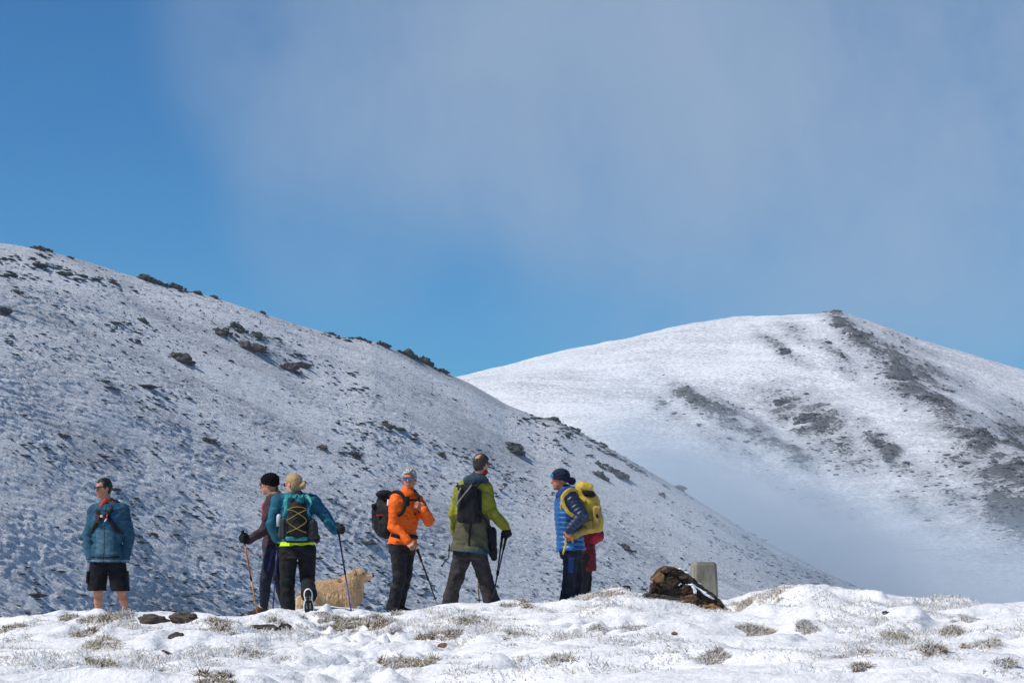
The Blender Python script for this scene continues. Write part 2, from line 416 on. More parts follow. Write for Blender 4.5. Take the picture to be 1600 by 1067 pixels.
# far mountain: height field from its ridge lines
def poly(pts,step=6):
    W=np.array([D(*p) for p in pts]);o=[]
    for a,b in zip(W[:-1],W[1:]):
        n=max(2,int(np.linalg.norm(b-a)/step));o+= [a+(b-a)*t/n for t in range(n)]
    o.append(W[-1]);return np.array(o)
FR=[ # ridge, slope left(-x), slope right(+x), near slope
 (poly([(300,700,960),(560,640,920),(735,590,885),(870,556,872),(950,538,866),(1040,519,860),(1120,502,852),(1180,493,846),(1250,490,838),(1275,491,834),(1295,494,830)]),.30,.36,9),
 (poly([(1295,496,830),(1315,503,818),(1335,518,800),(1390,570,768),(1440,615,736),(1515,668,700),(1600,715,660),(1700,780,610)]),.30,.62,4),
 (poly([(1295,494,830),(1345,524,862),(1400,548,885),(1480,573,915),(1600,604,950),(1800,655,990),(2100,740,1010)]),.30,.42,6),
 (poly([(1190,600,776),(1215,622,766),(1270,655,752),(1330,715,722),(1400,775,690),(1480,850,650),(1550,930,600)]),.34,.66,2),
 (poly([(1020,640,748),(1070,622,742),(1115,622,738),(1180,670,715),(1240,722,690),(1300,790,655),(1370,870,610)]),.34,.62,2),
 (poly([(1380,650,778),(1430,700,745),(1480,770,705),(1560,850,655)]),.36,.6,2),
 (poly([(860,672,700),(960,735,660),(1060,800,620),(1200,900,570)]),.34,.5,3),
]
gx=np.arange(-140,420,1.35);gy=np.arange(560,1010,1.35)
X,Y=np.meshgrid(gx,gy,indexing='ij')
wx=X+4*fbm(X/30,Y/30,0,3,5);wy=Y+4*fbm(X/30,Y/30,0,3,6)
H=np.full(X.shape,-60.);crest=np.zeros(X.shape);shade=np.zeros(X.shape)
for pts,sl,sr,rnd in FR:
    best=np.full(X.shape,-1e9)
    dmin=np.full(X.shape,1e9);side=np.zeros(X.shape)
    for i in range(len(pts)):
        p=pts[i];t=pts[min(i+1,len(pts)-1)]-pts[max(i-1,0)];t=t/np.hypot(t[0],t[1])
        dx=wx-p[0];dy=wy-p[1];r=np.sqrt(dx*dx+dy*dy)
        cr=(dx*t[1]-dy*t[0])/(r+1e-6)         # >0 on the right of the travel direction
        # every ridge line runs left to right or towards the viewer; light comes from -x
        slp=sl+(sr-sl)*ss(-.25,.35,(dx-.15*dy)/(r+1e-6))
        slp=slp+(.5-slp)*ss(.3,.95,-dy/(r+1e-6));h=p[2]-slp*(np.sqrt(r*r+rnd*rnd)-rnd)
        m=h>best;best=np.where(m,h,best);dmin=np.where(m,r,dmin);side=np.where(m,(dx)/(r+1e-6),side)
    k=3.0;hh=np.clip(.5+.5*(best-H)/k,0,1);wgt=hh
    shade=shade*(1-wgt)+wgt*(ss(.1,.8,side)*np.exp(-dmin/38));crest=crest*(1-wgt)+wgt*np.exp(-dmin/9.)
    H=H*(1-hh)+best*hh+k*hh*(1-hh)
n1_=fbm(X/34,Y/34,0,4,71);n2_=fbm(X/9,Y/9,0,4,72);n3_=fbm(X/3.2,Y/3.2,0,3,73)
dxp=X/Y*F*math.cos(PITCH)+800
el=(H-CAMZ)/Y;dyp=533.5-F*(el*math.cos(PITCH)-math.sin(PITCH))/(math.cos(PITCH)+el*math.sin(PITCH))
rk=.10*shade+0*X  # painted shade: ridges' right flanks darkened through the rock share
g=np.random.default_rng(3)
for (px,py,rx,ry,a) in [(1318,506,30,9,.75),(1345,530,32,14,.72),(1385,562,44,18,.62),(1425,598,56,24,.8),(1400,560,60,30,.4),(1460,628,48,16,.8),(1245,522,24,10,.45),(1222,547,34,6,.6),(1300,548,40,6,.5),(1330,585,30,8,.35),  # rock patches; broad ones also paint the spine's shaded right flank
  (1228,640,44,20,.72),(1275,668,56,26,.85),(1315,705,46,20,.8),(1240,625,30,10,.6),(1365,692,26,12,.8),(1392,715,34,12,.9),(1345,665,22,9,.4),(1440,745,40,16,.6),(1490,785,45,16,.6),(1445,800,60,14,.4),(1530,690,60,22,.85),(1580,745,60,40,.9),(1575,800,55,30,.9),(1610,700,60,30,.8),(1500,730,40,16,.5),
  (1085,626,44,10,.9),(1130,648,48,16,.65),(1040,640,30,9,.5),(1190,682,40,13,.7),(1240,712,34,13,.8),(1160,705,40,8,.4),(1120,690,60,10,.3),(1460,580,30,8,.5),(1500,600,24,6,.35),(1300,800,70,14,.35),(1210,750,40,9,.4)]:
    c_2,s_2=math.cos(R(33)),math.sin(R(33));ddx=dxp-px;ddy=dyp-py
    q=((ddx*c_2+ddy*s_2)/rx/1.15)**2+((-ddx*s_2+ddy*c_2)/ry/1.35)**2
    rk=np.maximum(rk,a*np.exp(-q*.8))
rk*=.45+.55*ss(-.35,.25,n2_)+.35*ss(-.1,.3,n3_)
rk=np.clip(rk,0,1.1)+.02
H+=1.1*n2_*(.35+rk)+.4*n3_*(.3+2*rk)+1.5*np.abs(n3_+.4*n2_)*ss(.3,.8,rk)
Pf=np.stack([X,Y,H],-1);X_far=X;rk_far=rk.copy()
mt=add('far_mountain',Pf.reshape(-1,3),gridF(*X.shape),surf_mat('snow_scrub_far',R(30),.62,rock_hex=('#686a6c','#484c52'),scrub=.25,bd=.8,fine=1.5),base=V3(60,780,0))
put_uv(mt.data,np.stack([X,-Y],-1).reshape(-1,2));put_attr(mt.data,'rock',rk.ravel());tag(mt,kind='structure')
# valley floor reaching to the horizon
vx=np.concatenate([np.linspace(-6000,-400,12),np.linspace(-350,700,60),np.linspace(900,6000,12)]);vy=np.concatenate([np.linspace(-3000,-50,8),np.linspace(0,1100,60),np.linspace(1300,7000,12)])
X2,Y2=np.meshgrid(vx,vy,indexing='ij');Z2=-62+5*fbm(X2/90,Y2/90,0,3,8)
vf=add('valley_ground',np.stack([X2,Y2,Z2],-1).reshape(-1,3),gridF(*X2.shape),surf_mat('snow_scrub_valley',R(10),.5),base=V3(0,0,-60))
put_uv(vf.data,np.stack([X2,Y2],-1).reshape(-1,2));put_attr(vf.data,'rock',0*X2.ravel());tag(vf,kind='structure')
# ---------- drifting mist in the gap between the hills ----------
def mist_box(name,lo,hi,label):
    lo=np.array(lo,float);hi=np.array(hi,float)
    V=np.array([[(lo,hi)[i][0],(lo,hi)[j][1],(lo,hi)[k][2]] for i in (0,1) for j in (0,1) for k in (0,1)])
    Fx=np.array([(0,1,3,2),(4,6,7,5),(0,4,5,1),(2,3,7,6),(0,2,6,4),(1,5,7,3)])
    m=bpy.data.materials.new(name);m.use_nodes=True;nt=m.node_tree;N=nt.nodes;L=nt.links
    for n in list(N): N.remove(n)
    out=N.new('ShaderNodeOutputMaterial');pv=N.new('ShaderNodeVolumePrincipled');L.new(pv.outputs[0],out.inputs['Volume'])
    pv.inputs['Color'].default_value=(.63,.745,.85,1);pv.inputs['Anisotropy'].default_value=0.0
    geo=N.new('ShaderNodeNewGeometry');sp=N.new('ShaderNodeSeparateXYZ');L.new(geo.outputs['Position'],sp.inputs[0])
    def mth(op,a,b2=None,cl=False):
        n=N.new('ShaderNodeMath');n.operation=op;n.use_clamp=cl
        for i,v in enumerate((a,b2)):
            if v is None:continue
            if isinstance(v,(int,float)):n.inputs[i].default_value=v
            else:L.new(v,n.inputs[i])
        return n.outputs[0]
    def mrg(v,a,b2,c=0,d=1):
        n=N.new('ShaderNodeMapRange');L.new(v,n.inputs[0]);n.inputs[1].default_value=a;n.inputs[2].default_value=b2;n.inputs[3].default_value=c;n.inputs[4].default_value=d;n.interpolation_type='SMOOTHSTEP';return n.outputs[0]
    x,y,z=sp.outputs
    n=N.new('ShaderNodeTexNoise');n.inputs['Scale'].default_value=.022;n.inputs['Detail'].default_value=3;n.inputs['Roughness'].default_value=.55
    mp=N.new('ShaderNodeMapping');mp.inputs['Rotation'].default_value=(0,R(-28),0);mp.inputs['Scale'].default_value=(.8,.6,2.2);L.new(geo.outputs['Position'],mp.inputs[0]);L.new(mp.outputs[0],n.inputs['Vector'])
    # top of the mist: it lies on the lee slope, sinking to the right
    top=mth('ADD',mth('MULTIPLY',x,-.20),25.0)
    rel=mth('SUBTRACT',z,top)                       # height above the mist's upper edge
    rel=mth('ADD',rel,mth('MULTIPLY',mth('SUBTRACT',n.outputs['Fac'],.5),34.0))
    dn=mrg(rel,9,-32)
    ex=mth('MULTIPLY',mrg(x,0,36),mrg(x,330,220));ey=mth('MULTIPLY',mrg(y,lo[1],lo[1]+50),mrg(y,hi[1],hi[1]-40));ez=mrg(z,hi[2],hi[2]-10)
    pl=mth('ABSOLUTE',mth('SUBTRACT',z,mth('ADD',mth('MULTIPLY',x,-.53),31.0)))
    pl=mth('MULTIPLY',mrg(pl,17,0),mrg(x,6,40))
    dn=mth('MAXIMUM',dn,mth('MULTIPLY',pl,.95))
    dn=mth('MULTIPLY',mth('MULTIPLY',dn,ex),mth('MULTIPLY',ey,ez))
    dn=mth('MULTIPLY',dn,mrg(n.outputs['Fac'],.3,.68,.15,1.5))
    L.new(mth('MULTIPLY',dn,.023),pv.inputs['Density'])
    o=add(name,V,Fx,m,base=(lo+hi)/2,smooth=False);tag(o,label,None,None,'stuff')
    return o
hz=bpy.data.materials.new('clear_air');hz.use_nodes=True;_n=hz.node_tree.nodes
for n in list(_n): _n.remove(n)
_o=_n.new('ShaderNodeOutputMaterial');_v=_n.new('ShaderNodeVolumePrincipled');_v.inputs['Density'].default_value=.00012;_v.inputs['Color'].default_value=(.82,.9,1,1);_v.inputs['Anisotropy'].default_value=.1;hz.node_tree.links.new(_v.outputs[0],_o.inputs['Volume'])
lo_=np.array((-700.,-100.,-110.));hi_=np.array((800.,1250.,125.))
Vh=np.array([[(lo_,hi_)[i][0],(lo_,hi_)[j][1],(lo_,hi_)[k][2]] for i in (0,1) for j in (0,1) for k in (0,1)])
ho=add('haze',Vh,np.array([(0,1,3,2),(4,6,7,5),(0,4,5,1),(2,3,7,6),(0,2,6,4),(1,5,7,3)]),hz,base=V3(0,0,0),smooth=False);tag(ho,'thin bluish air haze over the whole scene',None,None,'stuff')
mist_box('mist',(2,340,-58),(330,600,52),'thin drifting mist filling the gap between the two snowy hills')
# ---------- foreground snow knoll ----------
crest_px=[(-400,985),(-100,982),(0,973),(60,966),(130,962),(200,957),(250,958),(330,968),(390,972),(430,962),(480,950),(540,951),(600,962),(650,958),(700,948),(760,945),(800,947),(850,945),(880,940),(920,930),(960,922),(1000,928),(1060,936),(1120,940),(1150,940),(1180,928),(1220,922),(1270,924),(1330,934),(1400,943),(1450,948),(1500,949),(1540,946),(1600,950),(1700,955),(2100,980)]
YC=27.2
CR=np.array([D(a,b,YC) for a,b in crest_px])
def dent(x,y,cx,cy,sx,sy): return np.exp(-((x-cx)/sx)**2-((y-cy)/sy)**2)
FOOT=[]   # (x,y,z,sigma) places where something stands
def ground0(x,y):
    c=np.interp(x,CR[:,0],CR[:,2])
    t=ss(19.5,26.8,y)
    z=c*t-.02*(1-t)
    # wind-packed mounds, long across the view
    a=.25*x+.1*y
    und=.12*fbm(x/1.5+.3*y,y/1.25,0,3,11)+.055*fbm(x/.62+.4*y,y/.5,0,3,12)
    drift=np.abs(fbm(x/1.5+9+.5*y,y/.8+3,0,3,15));und=und+.17*(.35-drift)*ss(.5,.0,drift)
    rdg=np.abs(fbm(x/.85+.35*y,y/.75-.1*x,0,2,19));und=und+.085*(.3-rdg)*ss(-.3,.3,fbm(x/2.3,y/2,0,2,20))
    ph=x/1.15+.55*y+1.1*fbm(x/2.2,y/1.8,0,2,51);fr=ph-np.floor(ph)
    saw=np.where(fr<.78,fr/.78,1-(fr-.78)/.22);saw=saw*saw*(3-2*saw)
    am=ss(-.25,.45,fbm(x/1.6+4,y/1.1,0,2,52))
    ph2=x/.52-.8*y+1.3*fbm(x/1.1,y/.9,0,2,53);f2=ph2-np.floor(ph2);saw2=np.where(f2<.8,f2/.8,1-(f2-.8)/.2);am2=ss(0,.5,fbm(x/.9+7,y/.7,0,2,54))
    und=und+.10*(saw-.5)*am+.045*(saw2-.5)*am2
    z=z+und*(ss(27.4,25.2,y)*.88+.12)*ss(29,27.6,y)+.02*fbm(x/.3,y/.3,0,2,13)
    back=np.clip(y-28.0,0,None)
    z=z-.045*back**2*ss(0,3,back)-.07*back
    z=z-.02*np.clip(10-y,0,None)**1.2
    return z
def ground(x,y,fine=True):
    x=np.asarray(x,float);y=np.asarray(y,float);z=ground0(x,y)
    # trampled path running up to the walkers
    pc=np.interp(y,[10,14,17,20,23,26],[-1.6,-1.05,-.9,-1.15,-1.75,-2.3])
    pm=ss(.75,.25,np.abs(x-pc)/(.7+.25*np.sin(y*1.3)))*ss(26.5,24,y)
    if fine:
        k=np.abs(fbm(x/.16,y/.13,0,2,31));z=z+pm*(.075*k-.05+.05*fbm(x/.4,y/.3,0,2,33))
        z=z+(1-pm)*.008*fbm(x/.12,y/.10,0,2,35)
    if fine:
        z=z+.012*np.abs(fbm(x/.09,y/.09,0,2,37))+.018*fbm(x/.22,y/.18,0,2,38)
        for (a,b,an,dp) in PRINTS:
            m=(np.abs(x-a)<.5)&(np.abs(y-b)<.5)
            if not m.any(): continue
            c_p,s_p=math.cos(an),math.sin(an);u=((x[m]-a)*c_p+(y[m]-b)*s_p)/.085;v=(-(x[m]-a)*s_p+(y[m]-b)*c_p)/.17
            r=np.sqrt(u*u+v*v);z[m]=z[m]-dp*np.clip(1.15-r**4,0,1)*(r<1.3)+dp*.16*np.exp(-((r-1.4)/.25)**2)
    for (a,b,c,s_) in FOOT_F:
        w=np.exp(-(((x-a)/s_)**2+((y-b)/s_)**2));z=z+w*c
    return z
FOOT_F=[]
PRINTS=[];_g=np.random.default_rng(21)
for _i in range(170):
    _y=_g.uniform(12.5,25.5);_x=np.interp(_y,[10,14,17,20,23,26],[-1.6,-1.05,-.9,-1.15,-1.75,-2.3])+_g.normal(0,.33);PRINTS.append((_x,_y,_g.normal(.1,.35),_g.uniform(.03,.065)))
for _i in range(30): PRINTS.append((_g.uniform(-4.6,1.2),_g.uniform(24.0,26.0),_g.uniform(0,3.1),_g.uniform(.02,.045)))
def set_feet():
    for _ in range(5):
        for i,(a,b,c,s_) in enumerate(FOOT):
            e=c-float(ground(np.array([a]),np.array([b]),False)[0])
            if len(FOOT_F)<=i: FOOT_F.append((a,b,e*.8,s_))
            else: FOOT_F[i]=(a,b,FOOT_F[i][2]+e*.7,s_)
def foot(px,py,d,s_=.45):
    p=D(px,py,d);FOOT.append((p[0],p[1],p[2],s_));return p
# feet and stones, by where they stand
foot(153,977,28.3,.4);foot(199,974,28.3,.4)
foot(408,975,26.8,.25);foot(452,968,26.3,.3);foot(551,966,26.2,.3)
foot(617,961,27.5,.4);foot(702,951,27.0,.35);foot(768,950,27.0,.35);foot(881,949,27.5,.3)
foot(520,970,29.3,.6);foot(905,945,29.6,.5);foot(586,974,26.0,.3);foot(1015,946,25.15,.35);foot(1055,957,25.1,.35);foot(1098,962,25.05,.35);foot(1140,964,25.3,.3);foot(1070,952,25.9,.4);foot(243,981,27.6,.25);foot(290,981,27.5,.25);foot(420,989,25.6,.25)
set_feet()
xs=np.concatenate([np.linspace(-60,-8.2,60),np.arange(-8.1,8.1,.034),np.linspace(8.2,60,60)])
ys=np.concatenate([np.linspace(-25,11.4,50),np.arange(11.5,29.5,.036),np.linspace(29.6,95,90)])
X,Y=np.meshgrid(xs,ys,indexing='ij');Z=ground(X,Y)
far=np.clip(Y-30,0,None);Z=np.where(Y>30,ground(X,np.full_like(Y,30.))-far*.22-.012*far**1.6,Z)
Z-=np.clip(np.abs(X)-14,0,None)**1.5*.03
m=bpy.data.materials.new('fresh_snow');m.use_nodes=True;nt=m.node_tree;N=nt.nodes;L=nt.links;b=N['Principled BSDF']
b.inputs['Roughness'].default_value=.6;b.inputs['Specular IOR Level'].default_value=.25
b.inputs['Subsurface Weight'].default_value=0
tc=N.new('ShaderNodeTexCoord');mp=N.new('ShaderNodeMapping');L.new(tc.outputs['Object'],mp.inputs[0]);mp.inputs['Scale'].default_value=(1,1,1)
n=N.new('ShaderNodeTexNoise');n.inputs['Scale'].default_value=16;n.inputs['Detail'].default_value=6;n.inputs['Roughness'].default_value=.65;L.new(mp.outputs[0],n.inputs['Vector'])
n3=N.new('ShaderNodeTexNoise');n3.inputs['Scale'].default_value=3.2;n3.inputs['Detail'].default_value=5;mp3=N.new('ShaderNodeMapping');L.new(tc.outputs['Object'],mp3.inputs[0]);mp3.inputs['Scale'].default_value=(.6,2.2,1);mp3.inputs['Rotation'].default_value=(0,0,R(14));L.new(mp3.outputs[0],n3.inputs['Vector'])
ad=N.new('ShaderNodeMath');ad.operation='ADD';L.new(n3.outputs[0],ad.inputs[1])
ml=N.new('ShaderNodeMath');ml.operation='MULTIPLY';L.new(n.outputs[0],ml.inputs[0]);ml.inputs[1].default_value=.45;L.new(ml.outputs[0],ad.inputs[0])
bp=N.new('ShaderNodeBump');bp.inputs['Distance'].default_value=.10;bp.inputs['Strength'].default_value=.7;L.new(ad.outputs[0],bp.inputs['Height']);L.new(bp.outputs[0],b.inputs['Normal'])
r=N.new('ShaderNodeValToRGB');r.color_ramp.elements[0].position=.3;r.color_ramp.elements[1].position=.6;r.color_ramp.elements[0].color=(.66,.68,.71,1);r.color_ramp.elements[1].color=(.81,.815,.83,1)
L.new(n.outputs[0],r.inputs[0]);L.new(r.outputs[0],b.inputs['Base Color'])
kn=add('snow_ground',np.stack([X,Y,Z],-1).reshape(-1,3),gridF(*X.shape),m,base=V3(0,20,0));tag(kn,kind='structure')
def hit(px,py):
    """where the view direction through px,py meets the snow"""
    d=direction(px,py);t=np.arange(11,31,.02);Q=V3(0,0,CAMZ)+t[:,None]*d
    g=ground(Q[:,0],Q[:,1],False);i=np.argmax(Q[:,2]<g)
    if Q[i,2]>=g[i]: i=np.argmin(Q[:,2]-g)
    return V3(Q[i,0],Q[i,1],g[i])
# ---------- figures ----------
SKIN=mat('skin','#c08a6c','#ab7357',14,.55,.15,90,.35)
def hand_items(w,d,n,s,curl=(35,40,30),k=1.0,inf=0.0,thumb=(.6,.5),spread=.0):
    """palm + five separate fingers. w wrist, d hand direction, n palm side, s towards the thumb"""
    d=nz(d);n=nz(n-d*(n@d));s_=np.cross(d,n);s=s_ if s_@s>0 else -s_
    it=[p_cone(w,w+d*.03*k,.026*k+inf,.028*k+inf),
        (p_box(w+d*.055*k,(.040*k+inf,.042*k+inf,.014*k+inf),(s,d,n),.013*k+inf),'u',.012)]
    for i,(o,L_) in enumerate([(.030,.073),(.010,.082),(-.010,.076),(-.029,.060)]):
        p=w+d*(.092-.004*abs(i-1))*k+s*o*k*(1+.1);a=0;r=.0092*k+inf*.8
        for q,fr in enumerate((.44,.31,.25)):
            a+=R(curl[q]);dd=d*math.cos(a)+n*math.sin(a)+s*(o*spread)
            e=p+nz(dd)*L_*fr*k;it.append((p_cone(p,e,r,r*.9),'u',.004));p=e;r*=.9
    p=w+d*.03*k+s*.032*k+n*.004;e=p+nz(s*thumb[0]+d*.75+n*.25)*.036*k;it.append((p_cone(p,e,.014*k+inf,.011*k+inf),'u',.008))
    e2=e+nz(s*.1+d*.7+n*thumb[1])*.032*k;it.append((p_cone(e,e2,.011*k+inf,.0085*k+inf),'u',.004))
    return it
class Fig:
    def __init__(s,d,J,head_f,body_r,label,hh=.118,group='hikers on the snowy crest'):
        s.d=d;s.J={k:D(v[0],v[1],d+(v[2] if len(v)>2 else 0)) for k,v in J.items()}
        s.hf=nz(head_f);s.label=label;s.k=hh/.118;s.group=group
        j=s.J;s.pel=(j['hipA']+j['hipB'])/2;s.neck=(j['shA']+j['shB'])/2+V3(0,0,.03)
        if 'neck' in j:s.neck=j['neck']
        s.br=nz(body_r) if body_r is not None else nz((j['shB']-j['shA'])*V3(1,1,0))
        s.bf=np.cross(V3(0,0,1),s.br)     # chest direction
        s.head=j['head'];s.fr=frame(s.hf)
        z=min(j['anA'][2],j['anB'][2])-.09
        s.base=V3(s.pel[0],s.pel[1],z)
        s.SW=j.get('sw',1.0) if False else 1.0
    def H(s,r,f,u): return s.head+(s.fr[0]*r+s.fr[1]*f+s.fr[2]*u)*s.k
    def torso(s,i=0,lo=-.12,hi=1.0,hem=0,belly=0):
        w=s.SW;A=s.pel+V3(0,0,0);B=s.neck
        # right vector chosen so that fwd = cross(ax,right) is the chest direction
        rt=-s.br if False else s.br
        secs=[(lo,.165*w+i+hem,.115+i+hem+belly,0),(.05,.165*w+i+hem*.4,.118+i+belly,.0),(.28,.138*w+i,.105+i+belly,.0),(.6,.158*w+i,.115+i,.0),(.80,.168*w+i,.105+i,.0),(.92,.13*w+i,.085+i,.0),(hi,.075+i,.065+i,0)]
        return p_loft(A,B,rt,secs)
    def arms(s,i=0,which='AB',end=1.0,taper=0):
        o=[];j=s.J
        for a in which:
            sh,el,wr=j['sh'+a],j['el'+a],j['wr'+a];w2=el+(wr-el)*end
            o+=[(p_cone(s.neck-V3(0,0,.03),sh,.065+i,.062+i),'u',.04),(p_cone(sh,el,.058+i,.044+i),'u',.03),(p_cone(el,w2,.044+i,.030+(i-taper)),'u',.015)]
        return o
    def legs(s,i=0,end=1.0,which='AB',ank=0):
        o=[];j=s.J
        for a in which:
            h,kn,an=j['hip'+a],j['kn'+a],j['an'+a];kk=kn+(an-kn)*min(end,1)
            o+=[(p_cone(h,kn,.088+i,.062+i),'u',.02)]
            if end>0:
                md=kn+(an-kn)*.35
                o+=[(p_cone(kn,md,.058+i,.056+i),'u',.02),(p_cone(md,kk,.056+i,.040+i+ank),'u',.02)]
        return o
    def head_items(s,nose=1,jaw=1):
        H=s.H;k=s.k;f=s.fr
        it=[(p_ell(H(0,-.012,.030),V3(.076,.097,.088)*k,f),'u',.02),(p_ell(H(0,.022,-.045),V3(.055,.066,.068)*k,f),'u',.03),
            (p_ell(H(0,.062,-.092),V3(.026,.022,.018)*k*jaw,f),'u',.02),
            (p_cone(H(0,.086,.012),H(0,.103*nose,-.024),.008*k,.013*k),'u',.012),
            (p_ell(H(0,.086,.028),V3(.05,.012,.010)*k,f),'u',.015),
            (p_ell(H(0,.083,-.056),V3(.024,.010,.006)*k,f),'u',.006),(p_ell(H(0,.081,-.066),V3(.020,.010,.007)*k,f),'u',.006),
            (p_ell(H(.030,.094,.008),V3(.017,.012,.011)*k,f),'s',.01),(p_ell(H(-.030,.094,.008),V3(.017,.012,.011)*k,f),'s',.01),
            (p_ell(H(.030,.080,.008),V3(.012,.012,.012)*k,f),'u',.003),(p_ell(H(-.030,.080,.008),V3(.012,.012,.012)*k,f),'u',.003)]
        for q in (1,-1):
            it+=[(p_ell(H(.079*q,-.008,-.004),V3(.009,.022,.032)*k,f),'u',.006),(p_ell(H(.088*q,.002,-.004),V3(.006,.012,.018)*k,f),'s',.004)]
        return it
    def body(s,hands=None,skin=None,h=.0075):
        it=[s.torso(-.012,-.05)]+s.arms(-.006)+s.legs(-.006)
        it+=[(p_cone(s.neck-V3(0,0,.04),s.H(0,-.015,-.05),.062,.056),'u',.03)]+s.head_items()
        for hd in hands or []: it+=hd
        for a in 'AB':
            an=s.J['an'+a];it+=[(p_cone(an,an+s.J.get('toe'+a,V3(0,0,0))*0-V3(0,0,.02),.036,.04),'u',.02)]
        V,Fq=sdf_mesh(it,h,.02)
        s.o=add('person',V,Fq,skin or SKIN,base=s.base);tag(s.o,s.label,'person',s.group)
        return s.o
    def part(s,name,items,m,h=.009,k=.02,wr=0,scale=11,mi=None,disp=None,parent=None,label=None):
        def dp(P):
            d=0
            if wr:
                x,y,z=P[:,0]*scale,P[:,1]*scale,P[:,2]*scale
                n=fbm(x*.8+2*z*.3,y*.8,z*1.25,3,5);d=d+wr*(np.abs(n)*2.2-.5)
            if disp is not None:d=d+disp(P)
            return d
        V,Fq=sdf_mesh(items,h,k,dp if (wr or disp is not None) else None)
        mats=m if isinstance(m,list) else [m]
        idx=None
        if mi is not None:
            c=V[Fq].mean(1);idx=mi(c)
        o=add(name,V,Fq,mats,parent=parent or s.o,mi=idx)
        if label:o['label']=label
        return o
    def boots(s,dirA,dirB,m,ms,size=1.0):
        for a,d in (('A',dirA),('B',dirB)):
            d=nz(d);an=s.J['an'+a];up=nz(np.cross(np.cross(d,V3(0,0,1)),d)) if abs(d[2])<.95 else nz(V3(0,1,0))
            if isinstance(s.J.get('up'+a),np.ndarray): pass
            up=getattr(s,'up'+a,up)
            heel=an-up*.045*size-d*.035;toe=an-up*.052*size+d*.155*size;sd=nz(np.cross(d,up))
            it=[(p_cone(an+up*.07,an,.056,.052),'u',.03),(p_cone(heel,an+d*.05-up*.03,.045,.05),'u',.03),(p_cone(an+d*.05-up*.035,toe,.048,.038),'u',.03),
                ((((lambda P,q=an-up*.08*size,n_=-up:(P-q)@n_)),None,None),'i',.01)]
            b=s.part('boot',it,m,.009,.03,.002,30)
            c=an-up*.085*size+d*.058*size
            V,Fq=sdf_mesh([p_ell(c-d*.085*size,(.040,.062,.020),(sd,d,up)),(p_ell(c+d*.05*size,(.050,.105*size,.020),(sd,d,up)),'u',.02)],.009,.01,lambda P:.003*np.sin((P@d)*170))
            add('sole',V,Fq,ms,parent=b)
    def gloves(s,hd,m):
        for h in hd: s.part('glove',h,m,.0065,.006)
    def glasses(s,mf,ml,lens=.025,gap=.030,drop=.006,wrap=.0):
        H=s.H;k=s.k;f=s.fr;P_=[]
        it=[];
        fr_=[(p_box(H(0,.098,drop+.014),V3(.058,.004,.004)*k,f,.003),'u',.004)]
        for q in (1,-1): fr_+=[(p_cone(H(.060*q,.092,drop+.012),H(.080*q,.0,drop+.012),.0045*k,.004*k),'u',.003)]
        V,Fq=sdf_mesh(fr_,.004,.004);o=add('sunglasses',V,Fq,mf,parent=s.o)
        for q in (1,-1):
            V,Fq=sdf_mesh([p_ell(H(gap*q,.099-.004,drop),V3(lens,.008,lens*.72)*k,f)],.004,.004)
            add('lens',V,Fq,ml,parent=o)
        return o
    def hair(s,m,front=.06,low=-.03,thick=.012,tuft=.006,extra=(),facef=.045,back_low=-.08,bald=None,seed=0):
        H=s.H;k=s.k;f=s.fr
        it=[(p_ell(H(0,-.014,.033),(V3(.080,.101,.091)+thick)*k,f),'u',.02),(p_ell(H(0,-.045,-.02),(V3(.062,.05,.07)+thick)*k,f),'u',.03)]+list(extra)
        # keep off the face: cut everything forward of a slanted plane below the hairline
        def cut(P):
            q=(P-s.head)@np.array(f).T/k
            face=np.minimum(q[:,:,:,1]-facef*0-.02,(front+.02)-q[:,:,:,2]) if q.ndim==4 else None
            return face
        def fcut(P):
            q=(P-s.head)@np.array(f).T/k
            face=np.minimum(q[...,1]-.025-.25*(q[...,2]),(front-q[...,2]))   # forward AND below hairline
            sid=np.minimum(np.minimum(q[...,1]-(-.03),low-q[...,2]),.1)           # around ears
            bl=back_low-q[...,2]
            return np.maximum(np.maximum(face,sid),bl)
        it.append(((fcut,None,None),'i',.01))
        if bald is not None: it.append((bald,'s',.01))
        def dp(P):
            q=(P-s.head)@np.array(f).T
            return tuft*(fbm(q[:,0]*60+seed,q[:,1]*26,q[:,2]*26,3,3+seed)*1.6)
        V,Fq=sdf_mesh(it,.006,.01,dp);return add('hair',V,Fq,m,parent=s.o)
def strap(f,pts,m,w=.02,flat=.35,name='strap',parent=None,up=(0,0,1),n=8):
    V,Fx=tube(curve(pts,n),w,10,flat,up);o=add(name,V,Fx,m,parent=parent);return o
def pole(top,tip,mshaft,mgrip,label,mlow=None,bask=True,strap_m=None):
    top=np.asarray(top,float);tip=np.asarray(tip,float);a=nz(tip-top);L_=np.linalg.norm(tip-top)
    e=empty('trekking_pole',tip);tag(e,label,'trekking pole','trekking poles held by the hikers')
    V,Fx=tube([top,top+a*.01,top+a*.03,top+a*.06,top+a*.10,top+a*.14,top+a*.16],[.012,.019,.019,.014,.016,.014,.012],10);add('grip',V,Fx,mgrip,parent=e)
    m1=top+a*L_*.52
    V,Fx=tube([top+a*.15,m1],[.0095,.0095],10);add('shaft',V,Fx,mshaft,parent=e)
    V,Fx=tube([m1-a*.02,m1+a*.03],[.0125,.0125],10);add('clamp',V,Fx,mgrip,parent=e)
    V,Fx=tube([m1+a*.03,tip-a*.05],[.0078,.0078],10);add('lower_shaft',V,Fx,mlow or mshaft,parent=e)
    V,Fx=tube([tip-a*.05,tip],[.006,.003],8);add('tip',V,Fx,M_METAL,parent=e)
    if bask:
        V,Fx=tube([tip-a*.075,tip-a*.07,tip-a*.062],[.010,.03,.028],12);add('basket',V,Fx,mgrip,parent=e)
    return e
M_METAL=mat('brushed_metal','#9a9a98','#7c7c7a',30,.35,0,1,.5,.9)
